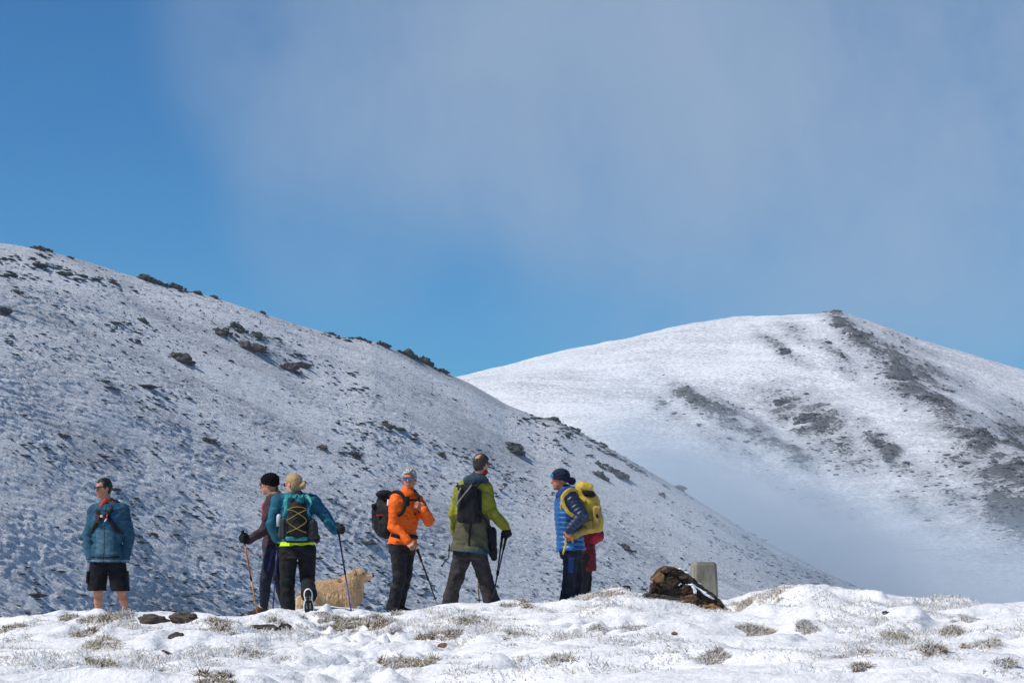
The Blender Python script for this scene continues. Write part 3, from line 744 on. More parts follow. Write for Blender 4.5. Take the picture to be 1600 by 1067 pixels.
BLK=mat('black_fabric','#15161a','#0b0b0d',25,.8,.4,90,.25)
NAVY=mat('navy_trousers','#1c2233','#12151f',18,.8,.4,80,.25)
BLKT=mat('black_trousers','#1a1b20','#0f1013',16,.8,.45,60,.25)
RUB=mat('black_rubber','#141414','#0a0a0a',40,.6,.3,120,.3)
LENSB=mat('dark_lens','#0a0b10','#0a0b10',5,.12,0,1,.7)
def pw(px,py,d): return D(px,py,d)
# ===== man in shorts, far left =====
d=28.3
f=Fig(d,dict(head=(161.3,763),neck=(169,789),shA=(148,799,.02),shB=(191,798,0),elA=(138,836,.06),elB=(202,836,.03),wrA=(141,868,-.03),wrB=(196.5,868,-.03),
  hipA=(155.5,873),hipB=(181,873),knA=(153.5,925,-.02),knB=(189.5,924,-.02),anA=(153.5,966,.02),anB=(199,963,.02)),(-.76,-.64,-.06),(1,-.12,0),
  'man in black shorts and blue jacket with hands in his pockets, farthest left')
f.bf=-f.bf
skinL=mat('tanned_leg_skin','#b9815f','#a26a4a',10,.5,.2,60,.35)
hds=[hand_items(f.J['wrA'],(.75,.1,-.7),(0,1,-.2),(0,-.3,1),(15,15,10),.85),hand_items(f.J['wrB'],(-.75,.1,-.7),(0,1,-.2),(0,-.3,1),(15,15,10),.85)]
f.body(hds)
blue1=mat('slate_blue_fleece','#2c5569','#21445a',9,.85,.5,70,.25)
blue2=mat('bright_blue_panel','#1d6090','#174e78',9,.7,.4,70,.3)
j=f.J
front=lambda c,px,py,rx,ry:None
def pxof(c):
    el=(c[:,2]-CAMZ)/c[:,1];return c[:,0]/c[:,1]*F*math.cos(PITCH)*(1/ (1)) /1.0+800, 533.5-F*(el*math.cos(PITCH)-math.sin(PITCH))/(math.cos(PITCH)+el*math.sin(PITCH))
def loc(f,c):
    """garment coordinates: across, out of the chest, height (m) from the pelvis"""
    q=c-f.pel;return q@f.br,q@f.bf,q[:,2]
jk=[f.torso(.045,-.06,1.0,.015,.01)]+f.arms(.026,'AB',1.12)+[(p_cone(f.neck-V3(0,0,.05),f.neck+V3(.01,.03,.015),.085,.075),'u',.02),(p_ell(f.neck+V3(.03,.06,.005),(.10,.07,.065)),'u',.03),
   (p_cone(f.neck+V3(0,-.01,0),f.H(0,.0,-.06),.062,.075),'s',.01)]
def mi(c):
    a,o,z=loc(f,c);m=np.zeros(len(c),int)
    s_=f.neck[2]-f.pel[2]
    m[(a>.015)&(a<.115)&(o>.05)&(z>s_*.56)&(z<s_*.86)]=1
    dd=np.linalg.norm((c-f.neck)[:,:2],axis=1)
    m[(c[:,2]>f.neck[2]-.03)&(dd<.078)]=2
    m[(np.abs(a)<.11)&(o>.05)&(z>.06)&(z<s_*.54)]=4;m[(np.abs(a-.004)<.005)&(o>.05)]=5;m[(np.abs(z+.02)<.006)]=3
    return m
red=mat('red_lining','#d0321f','#b02818',12,.7,.2,60,.3);lt=mat('pale_hem','#7fa3b4','#6d93a5',12,.7,.2,60)
f.part('jacket',jk,[blue1,blue2,red,lt,mat('pale_slate_panel','#466a7c','#385a6b',9,.8,.5,70,.25),BLK],.0075,.02,.011,9,mi)
f.part('hood',[(p_ell(f.neck+V3(.03,.07,.0),(.12,.075,.07)),'u',.03),(p_cone(f.neck+V3(-.09,-.02,-.01),f.neck+V3(.09,.0,.02),.035,.045),'u',.03),(p_cone(f.neck+V3(.0,.0,0),f.H(0,0,-.07),.066,.07),'s',.01)],mat('navy_hood','#1c3040','#152532',12,.8,.4,60,.2),.0075,.02,.008,12)
# collar lining flash on the left
f.part('collar',[p_cone(f.neck+V3(-.075,-.07,-.01),f.neck+V3(-.02,-.085,.055),.02,.022),(p_cone(f.neck+V3(-.075,-.07,-.01),f.neck+V3(-.09,-.03,.0),.02,.018),'u',.02)],red,.007,.01,.002)
sh=[f.torso(.022,-.16,.18,0)]
for a in 'AB':
    h,k2=j['hip'+a],j['kn'+a];sh+=[(p_cone(h,k2+V3((-.02 if a=='A' else -.01),0,.01),.112,.115),'u',.02)]
sh+=[((lambda P:np.where(P[...,2]<0,1,1)*((j['knA'][2]+.02)-P[...,2]),None,None),'i',.01)]
shm=mat('black_shorts','#17181f','#0c0d11',14,.85,.5,60,.2)
f.part('shorts',sh,shm,.008,.03,.008,10)
for a,q_ in (('A',-1),('B',1)): f.part('pocket_flap',[p_box(j['hip'+a]*.45+j['kn'+a]*.55+V3(.112*q_-.01,-.03,0),(.02,.06,.075),None,.015)],shm,.008,.01,.003)
f.hair(mat('dark_brown_hair','#1b1512','#0e0a08',60,.6,.5,90,.4),front=.078,low=-.012,thick=.006,tuft=.008)
f.glasses(LENSB,LENSB,.036,.032,.006)
f.boots((-.5,-.85,0),(.3,-.95,0),mat('brown_boot','#4a3a2c','#352a20',20,.75,.4,60),RUB)
for a in 'AB': f.part('sock',[p_cone(j['an'+a]+V3(0,0,.02),j['an'+a]+V3(0,0,.075),.05,.052)],BLK,.009)
# chest harness pack
pk=f.pel;B=f.bf;Rr_=f.br;U=V3(0,0,1);sz=f.neck[2]-f.pel[2]
def T(a,o,z): return f.pel+Rr_*a+B*o+U*z*sz
e=empty('running_pack',T(0,-.2,.3));tag(e,'dark running pack with chest straps worn over the blue jacket of the man in shorts','backpack','packs worn by the hikers')
V,Fq=sdf_mesh([p_box(T(0,-.225,.62),(.12,.06,.19),(Rr_,B,U),.05)],.01,.02);add('bag',V,Fq,BLK,parent=e)
strap(f,[T(-.13,-.12,.97),T(-.115,.02,1.0),T(-.10,.125,.88),T(-.06,.158,.78),T(-.10,.158,.66),T(-.17,.09,.5),T(-.19,-.08,.42)],BLK,.026,.45,'chest_strap',e,tuple(B))
strap(f,[T(.13,-.12,.97),T(.115,.02,1.0),T(.06,.135,.88),T(.04,.16,.78),T(.10,.165,.66),T(.16,.12,.52),T(.19,-.06,.42)],BLK,.026,.45,'chest_strap',e,tuple(B))
strap(f,[T(-.07,.168,.79),T(0,.175,.80),T(.05,.168,.79)],BLK,.014,.6,'sternum_strap',e,tuple(B))
strap(f,[T(-.195,-.02,.10),T(-.15,.12,.04),T(0,.172,.02),T(.15,.12,.04),T(.195,-.02,.10)],BLK,.019,.5,'waist_strap',e,tuple(B))
V,Fq=sdf_mesh([p_box(T(-.085,.165,.74),(.028,.02,.05),(Rr_,B,U),.012)],.006,.01);add('strap_pocket',V,Fq,mat('plum_pocket','#5a3a40','#3c272d',30,.7,.4),parent=e)
V,Fq=sdf_mesh([p_box(T(-.03,.182,.79),(.018,.012,.016),(Rr_,B,U),.008)],.005,.01);add('buckle',V,Fq,mat('cream_plastic','#d9c3b4','#c8ab9a',30,.5,0),parent=e)
V,Fx=tube([T(.045,.185,.82),T(.035,.19,.74)],[.011,.009],8);add('whistle',V,Fx,mat('red_plastic','#c01c2c','#b01424',30,.4,0),parent=e)
V,Fx=tube([T(.035,.192,.74),T(.01,.195,.69)],[.009,.007],8);add('flask_tip',V,Fx,mat('white_plastic','#dfe6ea','#cfd8dd',30,.4,0),parent=e)

# ===== woman in black beanie =====
d=26.8
f=Fig(d,dict(head=(420,757),neck=(430,777),shA=(426,785,-.12),shB=(434,782,.16),elA=(413,828,-.2),elB=(433,826,.15),wrA=(389.5,843.5,-.25),wrB=(436,850,-.0),
  hipA=(426,858,-.07),hipB=(433,858,.10),knA=(415,905,-.14),knB=(436,906,.08),anA=(412,952,-.02),anB=(447,953,.22)),(-.97,.12,-.1),(.18,.95,0),
  'woman in black beanie and plum jacket seen from the side, holding an orange pole')
pole_top=pw(378.5,828,d-.3);pole_tip=pw(404.5,972,d-.35)
gp=pole_top+nz(pole_tip-pole_top)*.10
hg=hand_items(f.J['wrA'],gp-f.J['wrA'],(-.25,.9,-.1),-nz(pole_tip-pole_top),(60,75,60),1,.006)
hg2=hand_items(f.J['wrB'],(-.9,0,-.3),(0,-1,0),(0,0,1),(60,75,60),1,.006)
f.SW=.82
f.body([hg,hg2],mat('fair_skin','#c99578','#b87e62',14,.55,.1,90))
plum=mat('plum_softshell','#3f2d36','#2b1f26',12,.8,.4,70,.3);coral=mat('coral_trim','#a8434a','#8a3440',12,.7,.2,60)
def mi(c):
    a,o,z=loc(f,c);m=np.zeros(len(c),int);m[(z<-.045)&(np.linalg.norm((c-f.J['wrA']),axis=1)>.2)]=1;return m
jk=[f.torso(.026,-.12,1.0,.012)]+f.arms(.017,'AB',1.0)+[(p_cone(f.neck-V3(0,0,.05),f.neck+V3(0,0,.02),.085,.07),'u',.02)]
f.part('jacket',jk,[plum,coral],.0075,.02,.012,10,mi)
f.part('neck_gaiter',[p_ell(f.neck+V3(0,0,.045),(.075,.08,.045))],mat('beige_fleece','#a98c6c','#80684e',40,.95,.8,50),.007,.02,.006,25)
lg=[f.torso(.016,-.10,.12,0)]+f.legs(.006,1.0)
def mi(c):
    j=f.J;m=np.zeros(len(c),int)
    for a in 'A':
        ax=j['kn'+a]-j['hip'+a];t=((c-j['hip'+a])@ax)/(ax@ax);q=c-j['hip'+a]-t[:,None]*ax
        m[(q[:,1]<-.03)&(np.abs(q[:,0]-.015)<.011)&(t>.05)&(t<.75)]=1
    return m
f.part('leggings',lg,[mat('navy_leggings','#151c30','#0f1422',14,.75,.25,70),mat('violet_stripe','#3f3a78','#332e66',10,.7,0)],.008,.02,.004,8,mi)
f.boots((-.93,-.25,0),(-.9,.3,0),mat('brown_hiking_boot','#4d3328','#33221b',20,.8,.5,60),RUB)
for a in 'AB': f.part('sock',[p_cone(f.J['an'+a]+V3(0,0,.035),f.J['an'+a]+V3(0,0,.065),.058,.056)],mat('grey_sock','#b9b4ae','#9a958f',30,.9,.3),.008)
H=f.H
f.part('beanie',[(p_ell(H(0,-.02,.052),V3(.094,.112,.088),f.fr),'u',.02),(p_ell(H(0,-.02,.0),V3(.092,.108,.04),f.fr),'u',.02),((lambda P:((P-f.head)@f.fr[1]*.35-.012-(P-f.head)@f.fr[2]-.0,None,None)[0],None,None),'i',.01)],mat('black_knit','#0d0d10','#060607',60,.95,.6,120,.15),.007,.02,0,10,None,lambda P:.0025*np.sin(((P-f.head)@f.fr[1])*220))
f.glasses(BLK,mat('clear_lens','#5a646e','#4a545e',5,.15,0),.022)
f.part('hair',[(p_cone(H(.03,-.07,-.03),H(.02,-.085,-.07),.03,.02),'u',.02)],mat('brown_hair','#5a4634','#3c2e22',60,.6,.5,90),.007,.02,.004,40)
f.gloves([hand_items(f.J['wrA'],gp-f.J['wrA'],(-.25,.9,-.1),-nz(pole_tip-pole_top),(60,75,60),1,.013),hand_items(f.J['wrB'],(-.9,0,-.3),(0,-1,0),(0,0,1),(60,75,60),1,.013)],BLK)
f.part('glove_cuff',[p_cone(f.J['wrA']+nz(f.J['elA']-f.J['wrA'])*.03,f.J['wrA']-nz(f.J['elA']-f.J['wrA'])*.02,.045,.040)],BLK,.007)
pole(pole_top,pole_tip,mat('orange_shaft','#b8682c','#9c5420',10,.4,0),BLK,'orange trekking pole planted in front of the woman in the black beanie',mat('orange_shaft_low','#c98a3a','#a96c28',10,.4,0))
e=empty('light_pack',f.pel+V3(.2,.05,.25));tag(e,'small plum pack with coral shoulder straps on the woman in the black beanie','backpack','packs worn by the hikers')
sz=f.neck[2]-f.pel[2];Rr_,B,U=f.br,f.bf,V3(0,0,1)
def T(a,o,z): return f.pel+Rr_*a+B*o+U*z*sz
V,Fq=sdf_mesh([p_box(T(0,-.15,.62),(.10,.05,.15),(Rr_,B,U),.045)],.01,.02);add('bag',V,Fq,plum,parent=e)
for q in (-1,1):
    strap(f,[T(.09*q,-.14,.90),T(.10*q,-.07,1.0),T(.10*q,.03,.99),T(.09*q,.112,.86),T(.12*q,.112,.68),T(.15*q,.04,.50)],coral,.017,.45,'shoulder_strap',e,tuple(Rr_*q))

# ===== woman in teal walking away =====
d=26.3
f=Fig(d,dict(head=(458,757),neck=(462,776),shA=(435,784,-.02),shB=(489,783,0),elA=(424.5,820,-.05),elB=(509,808,.02),wrA=(433,842,.18),wrB=(523.5,827.5,-.02),
  hipA=(451,860),hipB=(479,860),knA=(449,909,0),knB=(480.5,905,.06),anA=(450,955,.0),anB=(483,931,-.36)),(-.80,.58,-.1),(-1,-.12,0),
  'woman in teal jacket walking away, blond bun and black laced backpack')
f.br=nz(V3(1,.12,0));f.bf=V3(-.1,1,0)
pt=pw(526.5,816,d-.02);tp=pw(550.5,965,d-.3);gp=pt+nz(tp-pt)*.09
hB=lambda i:hand_items(f.J['wrB'],gp-f.J['wrB']+V3(0,0,.0),(.15,.9,.1),-nz(tp-pt),(60,75,60),1,i)
pt2=pw(434.5,838,d+.25);tp2=pw(425.5,962,d+.05)
hA=lambda i:hand_items(f.J['wrA'],(0,.7,-.1),(1,0,0),(0,0,1),(60,75,60),1,i)
f.SW=1.0
f.body([hA(0),hB(0)],mat('fair_skin2','#d09a80','#bd8468',14,.55,.1,90))
teal=mat('teal_jacket','#12617a','#0c4b63',9,.75,.45,60,.35);limeh=mat('fluorescent_hem','#c8f01c','#b6e010',9,.6,0)
def mi(c):
    a,o,z=loc(f,c);m=np.zeros(len(c),int);m[(z<.098)&(np.abs(a)<.22)]=1;return m
jk=[f.torso(.034,.10,1.0,.018)]+f.arms(.022,'AB',1.0)+[(p_cone(f.neck-V3(0,0,.05),f.neck+V3(0,-.01,.03),.10,.075),'u',.02),(p_ell(f.neck+V3(0,-.06,.0),(.11,.07,.05)),'u',.03)]
f.part('jacket',jk,[teal,limeh,teal],.0075,.02,.012,9,mi)
tr=[f.torso(.026,-.14,.15,0)]+f.legs(.020,1.0,'A',.024)+f.legs(.020,.92,'B',.03)
f.part('trousers',tr,BLKT,.008,.03,.012,8)
f.upB=nz(V3(0.02,.96,-.28))      # sole turned to the viewer, toe down
f.upB=nz(V3(.02,.97,.12))
f.boots((.35,-.1,0) if False else (.35,.9,0),(.05,.12,-.99),mat('black_boot','#18181b','#0e0e10',25,.7,.4,60),RUB)
an=f.J['anB'];sd=V3(1,0,0)
# white midsole rim with tread of the lifted boot
dd=nz(V3(.05,.12,-.99));up=f.upB;c=an-up*.075+dd*.058
sd_=nz(np.cross(dd,up));V,Fq=sdf_mesh([p_ell(c-dd*.085,(.052,.074,.024),(sd_,dd,up)),(p_ell(c+dd*.055,(.062,.112,.024),(sd_,dd,up)),'u',.02)],.007,.01);add('midsole',V,Fq,mat('white_midsole','#e4e6e8','#ccd0d4',20,.6,0),parent=f.o)
V,Fq=join([(sdf_mesh([p_box(c-up*.024+dd*t+nz(np.cross(dd,up))*x,(.014,.014,.006),(nz(np.cross(dd,up)),dd,up),.004)],.004,.004)) for t in (-.12,-.085,-.05,-.01,.03,.065,.1,.13) for x in (-.022,.022)][:0] or [sdf_mesh([p_ell(c-up*.016-dd*.085,(.040,.062,.018),(sd_,dd,up)),(p_ell(c-up*.016+dd*.06,(.052,.102,.018),(sd_,dd,up)),'u',.02)],.006,.004)])[:2];add('tread',V,Fq,RUB,parent=f.o)
VV=[sdf_mesh([p_box(c-up*.033+dd*t+nz(np.cross(dd,up))*x,(.011,.009,.004),(nz(np.cross(dd,up)),dd,up),.003)],.004,.004) for t in (-.06,-.035,.015,.04,.06) for x in (-.02,.02)]
for VV_ in VV: add('tread_lug',VV_[0],VV_[1],mat('grey_lug','#7c7a76','#5c5a57',30,.7,0),parent=f.o)
blond=mat('blond_hair','#b99a6c','#8e7048',70,.55,.6,110,.4)
H=f.H
f.hair(blond,front=.07,low=-.02,thick=.006,tuft=.004)
f.part('hair_bun',[(p_ell(H(.01,-.115,-.035),V3(.034,.044,.034),f.fr),'u',.02),(p_ell(H(.02,-.15,-.01),V3(.022,.02,.03),f.fr),'u',.02)],blond,.006,.02,.007,30)
f.glasses(LENSB,LENSB,.024)
gl=mat('charcoal_glove','#23262b','#15171a',20,.8,.3)
f.gloves([hA(.005)],gl);f.gloves([hB(.005)],gl)
navyp=mat('blue_shaft','#27397a','#1c2a60',10,.35,0);purp=mat('purple_shaft','#5a5aa8','#4a4a90',10,.35,0)
pole(pt,tp,navyp,BLK,'blue pole in the right hand of the woman in teal, beside the dog',purp)
pole(pt2,tp2,navyp,BLK,'blue pole between the legs of the two women',navyp)
# her pack
d0=-.14
def T(a,o,z): return f.pel+V3(1,0,0)*a+V3(0,-1,0)*o+V3(0,0,1)*z
cx=lambda px:(px-463)/ (F/26.3)
def Q(px,py,o):  # point on the pack, o metres behind her spine
    return D(px,py,d-o)
e=empty('laced_backpack',Q(465,848,.2));tag(e,'black backpack with yellow criss-cross lacing and turquoise straps on the teal jacket','backpack','packs worn by the hikers')
blkr=mat('black_ripstop','#131417','#0b0c0e',18,.75,.4,60,.3);grm=mat('grey_mesh','#3a3c40','#26282b',45,.85,.5,120,.2);tq=mat('turquoise_fabric','#3f9f9d','#247a80',22,.7,.5,60,.3);tqd=mat('dark_turquoise','#1f7f88','#125560',22,.75,.5,60,.3)
V,Fq=sdf_mesh([p_cone(Q(466,828,.26),Q(465,797,.26),.125,.105),(p_cone(Q(465,797,.25),Q(464,778,.22),.10,.085),'u',.04),(p_box(Q(466,838,.22),(.15,.08,.07),None,.04),'u',.04)],.0085,.03,lambda P:.006*fbm(P[:,0]*12,P[:,1]*12,P[:,2]*14,3,4));add('bag',V,Fq,blkr,parent=e)
V,Fq=sdf_mesh([p_box(Q(443,826,.26),(.052,.075,.115),(nz((1,.3,0)),nz((-.3,1,0)),V3(0,0,1)),.04,.35)],.0085,.02,lambda P:.004*np.sin(P[:,0]*150));add('side_pocket',V,Fq,grm,parent=e)
V,Fq=sdf_mesh([p_box(Q(488,826,.26),(.05,.075,.115),(nz((1,-.3,0)),nz((.3,1,0)),V3(0,0,1)),.04,.3)],.0085,.02,lambda P:.004*np.sin(P[:,0]*150));add('side_pocket',V,Fq,grm,parent=e)
V,Fq=sdf_mesh([p_box(Q(495,841,.12),(.035,.06,.05),None,.03)],.0085,.02);add('hip_pocket',V,Fq,blkr,parent=e)
V,Fq=sdf_mesh([(p_ell(Q(463,776,.25),(.10,.07,.035)),'u',.02),(p_ell(Q(468,782,.30),(.055,.04,.045)),'u',.03)],.007,.02,lambda P:.014*np.abs(fbm(P[:,0]*22,P[:,1]*22,P[:,2]*22,3,14)));o=add('top_flap',V,Fq,tqd,parent=e)
for (x,a,b,z0,z1) in ((451,0,0,0,0),(460,0,0,0,0),(470,0,0,0,0)):
    V,Fx=tube(curve([Q(x-6,773,.30),Q(x,777,.33),Q(x+4,772,.31),Q(x+9,776,.31)],5),.009,8,.5);add('flap_fold',V,Fx,tq,parent=o)
strap(f,[Q(450,773,.14),Q(446.5,784,.22),Q(447.5,797,.25),Q(444,808,.22)],tq,.026,.3,'shoulder_strap',e,(0,1,0))
strap(f,[Q(478,773,.14),Q(484.5,784,.22),Q(479,797,.28),Q(483,806,.25)],tq,.024,.3,'shoulder_strap',e,(0,1,0))
V,Fq=sdf_mesh([p_box(Q(463,841,.33),(.12,.02,.022),None,.01)],.006,.01,lambda P:.003*fbm(P[:,0]*30,P[:,1],P[:,2]*30,2,4));band=add('lower_band',V,Fq,tq,parent=e)
cord=mat('yellow_cord','#b09440','#9a7f30',20,.6,0)
# lacing lies just outside the bag surface
def S(px,py): 
    p=Q(px,py,.0);yy=d-.388+.25*((px-465)/133)**2*2-(0.0);return D(px,py,yy)
ring=[(449,796),(457,792.5),(466,791.5),(474,793),(478,796),(466,802),(455,808.5),(448,813.5),(455,820),(464,826),(472,829.5),(479,832)]
ring2=[(450,796),(458,797.5),(467,802.5),(475,808),(479,813.5),(474,819),(462,826),(455,829),(448,832)]
for i,rg in enumerate((ring,ring2)):
    V,Fx=tube(curve([S(*q) for q in rg],4),.0034,6);add('lacing',V,Fx,cord,parent=e)
for (x,z) in ((436,813),(491,815)):
    V,Fx=tube([Q(x,822,.24),Q(x,806,.24),Q(x,803,.24)],[.03,.03,.015],12);add('water_bottle',V,Fx,mat('clear_bottle','#b8c4cc','#9eabb5',20,.3,0,1,.5),parent=e)
# lettering on the lower band
def text(s_,loc,size,m,parent,rotz=0.0,name='lettering'):
    cu=bpy.data.curves.new(name,'FONT');cu.body=s_;cu.size=size;cu.extrude=.0012;cu.align_x='CENTER';cu.align_y='CENTER'
    t=bpy.data.objects.new('tmp',cu);COL.objects.link(t);bpy.context.view_layer.update()
    me=bpy.data.meshes.new_from_object(t);bpy.data.objects.remove(t);me.materials.clear();me.materials.append(m)
    o=bpy.data.objects.new(name,me);COL.objects.link(o);pb=np.array(parent['_b'])
    o['_b']=[float(x) for x in loc];o.parent=parent;o.location=tuple(np.array(loc)-pb);o.rotation_euler=(math.pi/2,0,rotz);return o
text('elipse',Q(463,841,.3525),.034,BLK,band)

# ===== man in orange =====
d=27.5
f=Fig(d,dict(head=(639.5,748.5),neck=(637,771),shA=(619,783,-.10),shB=(652,785,.10),elA=(614.5,822,-.12),elB=(670,813.5,.02),wrA=(637,846,-.2),wrB=(663,797.5,-.17),
  hipA=(622.5,852,-.06),hipB=(635,853,.08),knA=(624.5,901,-.10),knB=(633,899,.06),anA=(613.5,949,-.05),anB=(621.5,949,.12)),(-.12,-.99,-.05),(-.6,-.8,0),
  'white-haired man in bright orange jacket with mirrored blue sunglasses')
pt=pw(651.5,857,d-.30);tp=pw(683,943,d-.35);gp=pt+nz(tp-pt)*.02
hA=hand_items(f.J['wrA'],pw(649,858,d-.3)-f.J['wrA'],(.1,.8,-.3),(.8,-.1,.6),(40,55,50),1.06,.0,(.6,.6))
hB=hand_items(f.J['wrB'],pw(650,787,d-.2)-f.J['wrB'],(-.1,.9,-.2),(.4,-.2,.9),(30,55,45),1.06,.0,(.5,.5),.0)
f.body([hA,hB],mat('ruddy_skin','#c4876a','#ad6d52',14,.55,.15,90),h=.0065)
org=mat('orange_jacket','#f26a12','#e55a08',7,.7,.4,55,.3);orgd=mat('orange_pattern','#b8420c','#a33a0a',9,.75,.3)
f.part('jacket',[f.torso(.030,.02,1.0,.012)]+f.arms(.024,'AB',1.0)+[(p_cone(f.neck-V3(0,0,.05),f.neck+V3(.0,0,.03),.095,.078),'u',.02),(p_cone(f.neck+V3(0,-.0,-.01),f.H(0,0,-.07),.058,.066),'s',.008)],org,.0075,.02,.013,8.5)
f.part('chest_logo',[p_ell(pw(649,803,d-.1)+V3(0,-.055,0),(.016,.012,.018))],mat('dark_patch','#5a2410','#4a1c0c',30,.7,0),.004,.003)
trs=[f.torso(.02,-.14,.10,0)]+f.legs(.016,1.0,'AB',.02)
cht=mat('charcoal_trousers','#26272b','#18191c',14,.8,.5,50,.25)
f.part('trousers',trs,cht,.008,.03,.013,8)
f.boots((.55,-.8,0),(.8,-.3,0),BLKT,RUB)
f.hair(mat('white_hair','#c4c2be','#85827e',60,.6,.6,80,.3),front=.076,low=-.005,thick=.006,tuft=.013,seed=4)
f.glasses(mat('grey_frame','#3a3e48','#2c3038',10,.4,0),mat('mirror_blue_lens','#1c62c8','#2f86e0',40,.08,0,1,.8,.5),.027,.031,.006)
f.part('cuff',[p_cone(f.J['wrB']-nz(f.J['wrB']-f.J['elB'])*.01,f.J['wrB']-nz(f.J['wrB']-f.J['elB'])*.03,.037,.04)],BLK,.006)
pole(pt,tp,mat('black_shaft','#17181b','#0e0f11',10,.35,0),BLK,'black pole slanting forward from the hand of the man in orange',bask=True)
e=empty('daypack',pw(598,840,d+.1));tag(e,'black rounded daypack with red tag on the back of the man in orange','backpack','packs worn by the hikers')
V,Fq=sdf_mesh([p_cone(pw(600,823,d+.08),pw(598,800,d+.12),.125,.125),(p_cone(pw(598,800,d+.12),pw(601,779,d+.1),.115,.085),'u',.05),(p_cone(pw(606,830,d+.0),pw(611,796,d+.0),.09,.09),'u',.05)],.009,.03,lambda P:.012*np.abs(fbm(P[:,0]*11,P[:,1]*11,P[:,2]*9,3,24))-.004);add('bag',V,Fq,blkr,parent=e)
V,Fq=sdf_mesh([(p_ell(pw(601,772,d+.06),(.11,.10,.055)),'u',.02)],.008,.02,lambda P:.016*np.abs(fbm(P[:,0]*20,P[:,1]*20,P[:,2]*20,3,24)));add('lid',V,Fq,BLK,parent=e)
V,Fq=sdf_mesh([p_box(pw(595,805,d-.035),(.055,.012,.010),None,.006)],.005,.01);add('red_tag',V,Fq,mat('red_webbing','#a82626','#8c1c1c',20,.7,0),parent=e)
V,Fq=sdf_mesh([p_box(pw(600,825,d-.045),(.07,.02,.09),None,.02)],.008,.01,lambda P:.006*np.abs(fbm(P[:,0]*20,P[:,1]*20,P[:,2]*20,3,4)));add('front_pocket',V,Fq,grm if False else mat('dark_grey_pocket','#26262a','#19191c',20,.7,.4),parent=e)
V,Fq=sdf_mesh([(p_ell(pw(584,791,d+.02),(.03,.03,.035)),'u',.02)],.007,.02);add('rolled_layer',V,Fq,BLK,parent=e)
V,Fx=tube([pw(605,800,d-.06),pw(606.5,780,d-.05)],[.012,.009],8);add('light_cord',V,Fx,mat('white_plastic','#dfe6ea'),parent=e)
strap(f,[pw(608,775,d-.06),pw(617,768,d-.12),pw(626,770,d-.175),pw(631,778,d-.20),pw(633,789,d-.205),pw(629,800,d-.20),pw(622,806,d-.19)],BLK,.020,.5,'shoulder_strap',e,(0,1,0))
strap(f,[pw(646,765,d+.0),pw(652,773,d-.10),pw(654,782,d-.14),pw(656,800,d-.1)],BLK,.02,.5,'shoulder_strap',e,(0,1,0))
strap(f,[pw(633,783,d-.27),pw(643,781,d-.24),pw(652,781,d-.2)],BLK,.011,.6,'sternum_strap',e,(0,1,0))
strap(f,[pw(611,835,d-.2),pw(624,838,d-.22),pw(640,838,d-.16),pw(652,839,d-.02)],BLK,.024,.5,'waist_strap',e,(0,1,0))
V,Fq=sdf_mesh([p_box(pw(636,783,d-.27),(.03,.03,.06),None,.02)],.007,.01);add('strap_pouch',V,Fq,BLK,parent=e)
V,Fx=tube(curve([pw(583,800,d),pw(581.5,815,d-.02),pw(583,827,d-.02)],5),.005,6);add('loose_strap',V,Fx,BLK,parent=e)

# ===== man in lime and olive, back to us =====
d=27.0
f=Fig(d,dict(head=(752.5,725.5),neck=(744,749),shA=(722,765,.05),shB=(756,763,-.02),elA=(710,802,.10),elB=(769,800,-.05),wrA=(712,832,.28),wrB=(790,824,.02),
  hipA=(726,857,.03),hipB=(745,857,-.03),knA=(712.5,904,.0),knB=(757.5,903,.02),anA=(702.5,941,.05),anB=(768,939,.02)),(.62,.76,-.05),(-1,.1,0),
  'man with greying thinning hair in lime sleeves and olive jacket, back turned, holding two poles')
f.br=nz(V3(1,-.12,0));f.bf=V3(.12,1,0)
pt=pw(785,836,d+.02);tp=pw(770,946,d+.0);pt2=pw(791,838,d-.05);tp2=pw(766.5,947,d-.08)
gp=pw(790,833,d)
hB=lambda i:hand_items(f.J['wrB'],(.25,.1,-.75),(-.2,.9,-.2),(-.9,.0,.2),(55,70,55),1.05,i)
hA=lambda i:hand_items(f.J['wrA'],(.3,.7,-.4),(.8,0,-.2),(0,0,1),(55,70,55),1.05,i)
f.SW=1.02
f.body([hA(0),hB(0)],mat('pale_skin','#bd8a72','#a8745c',14,.55,.15,90))
lime=mat('lime_fabric','#8b8a26','#72731c',8,.75,.45,50,.3);olive=mat('olive_fabric','#565641','#434332',8,.8,.45,50,.25);tealhem=mat('teal_hem','#1d4a55','#163c46',8,.7,0)
jk=[f.torso(.050,-.05,1.0,.045,.02)]+f.arms(.026,'AB',1.0)
def mi(c):
    a,o,z=loc(f,c);m=np.zeros(len(c),int);s_=f.neck[2]-f.pel[2]
    arm=np.zeros(len(c),bool)
    for q in 'AB':
        for u,v in (('sh','el'),('el','wr')):
            A_,B_=f.J[u+q],f.J[v+q];t=np.clip(((c-A_)@(B_-A_))/((B_-A_)@(B_-A_)),0,1);arm|=np.linalg.norm(c-A_-t[:,None]*(B_-A_),axis=1)<.088
    m[(~arm)&((z<s_*.50)|(np.abs(a)<.07))]=1
    m[(z<-.018)&(~arm)]=2
    return m
f.part('jacket',jk,[lime,olive,tealhem],.0075,.02,.015,7,mi)
slate=mat('slate_hood','#2f4656','#22333f',9,.8,.5,50,.25)
f.part('hood',[(p_ell(f.neck+V3(.0,-.055,-.015),(.155,.095,.075)),'u',.03),(p_cone(f.neck+V3(.02,.0,-.02),f.neck+V3(.035,.02,.045),.095,.082),'u',.04),(p_ell(f.neck+V3(-.04,-.07,-.05),(.10,.07,.05)),'u',.04)],slate,.0075,.03,.012,9)
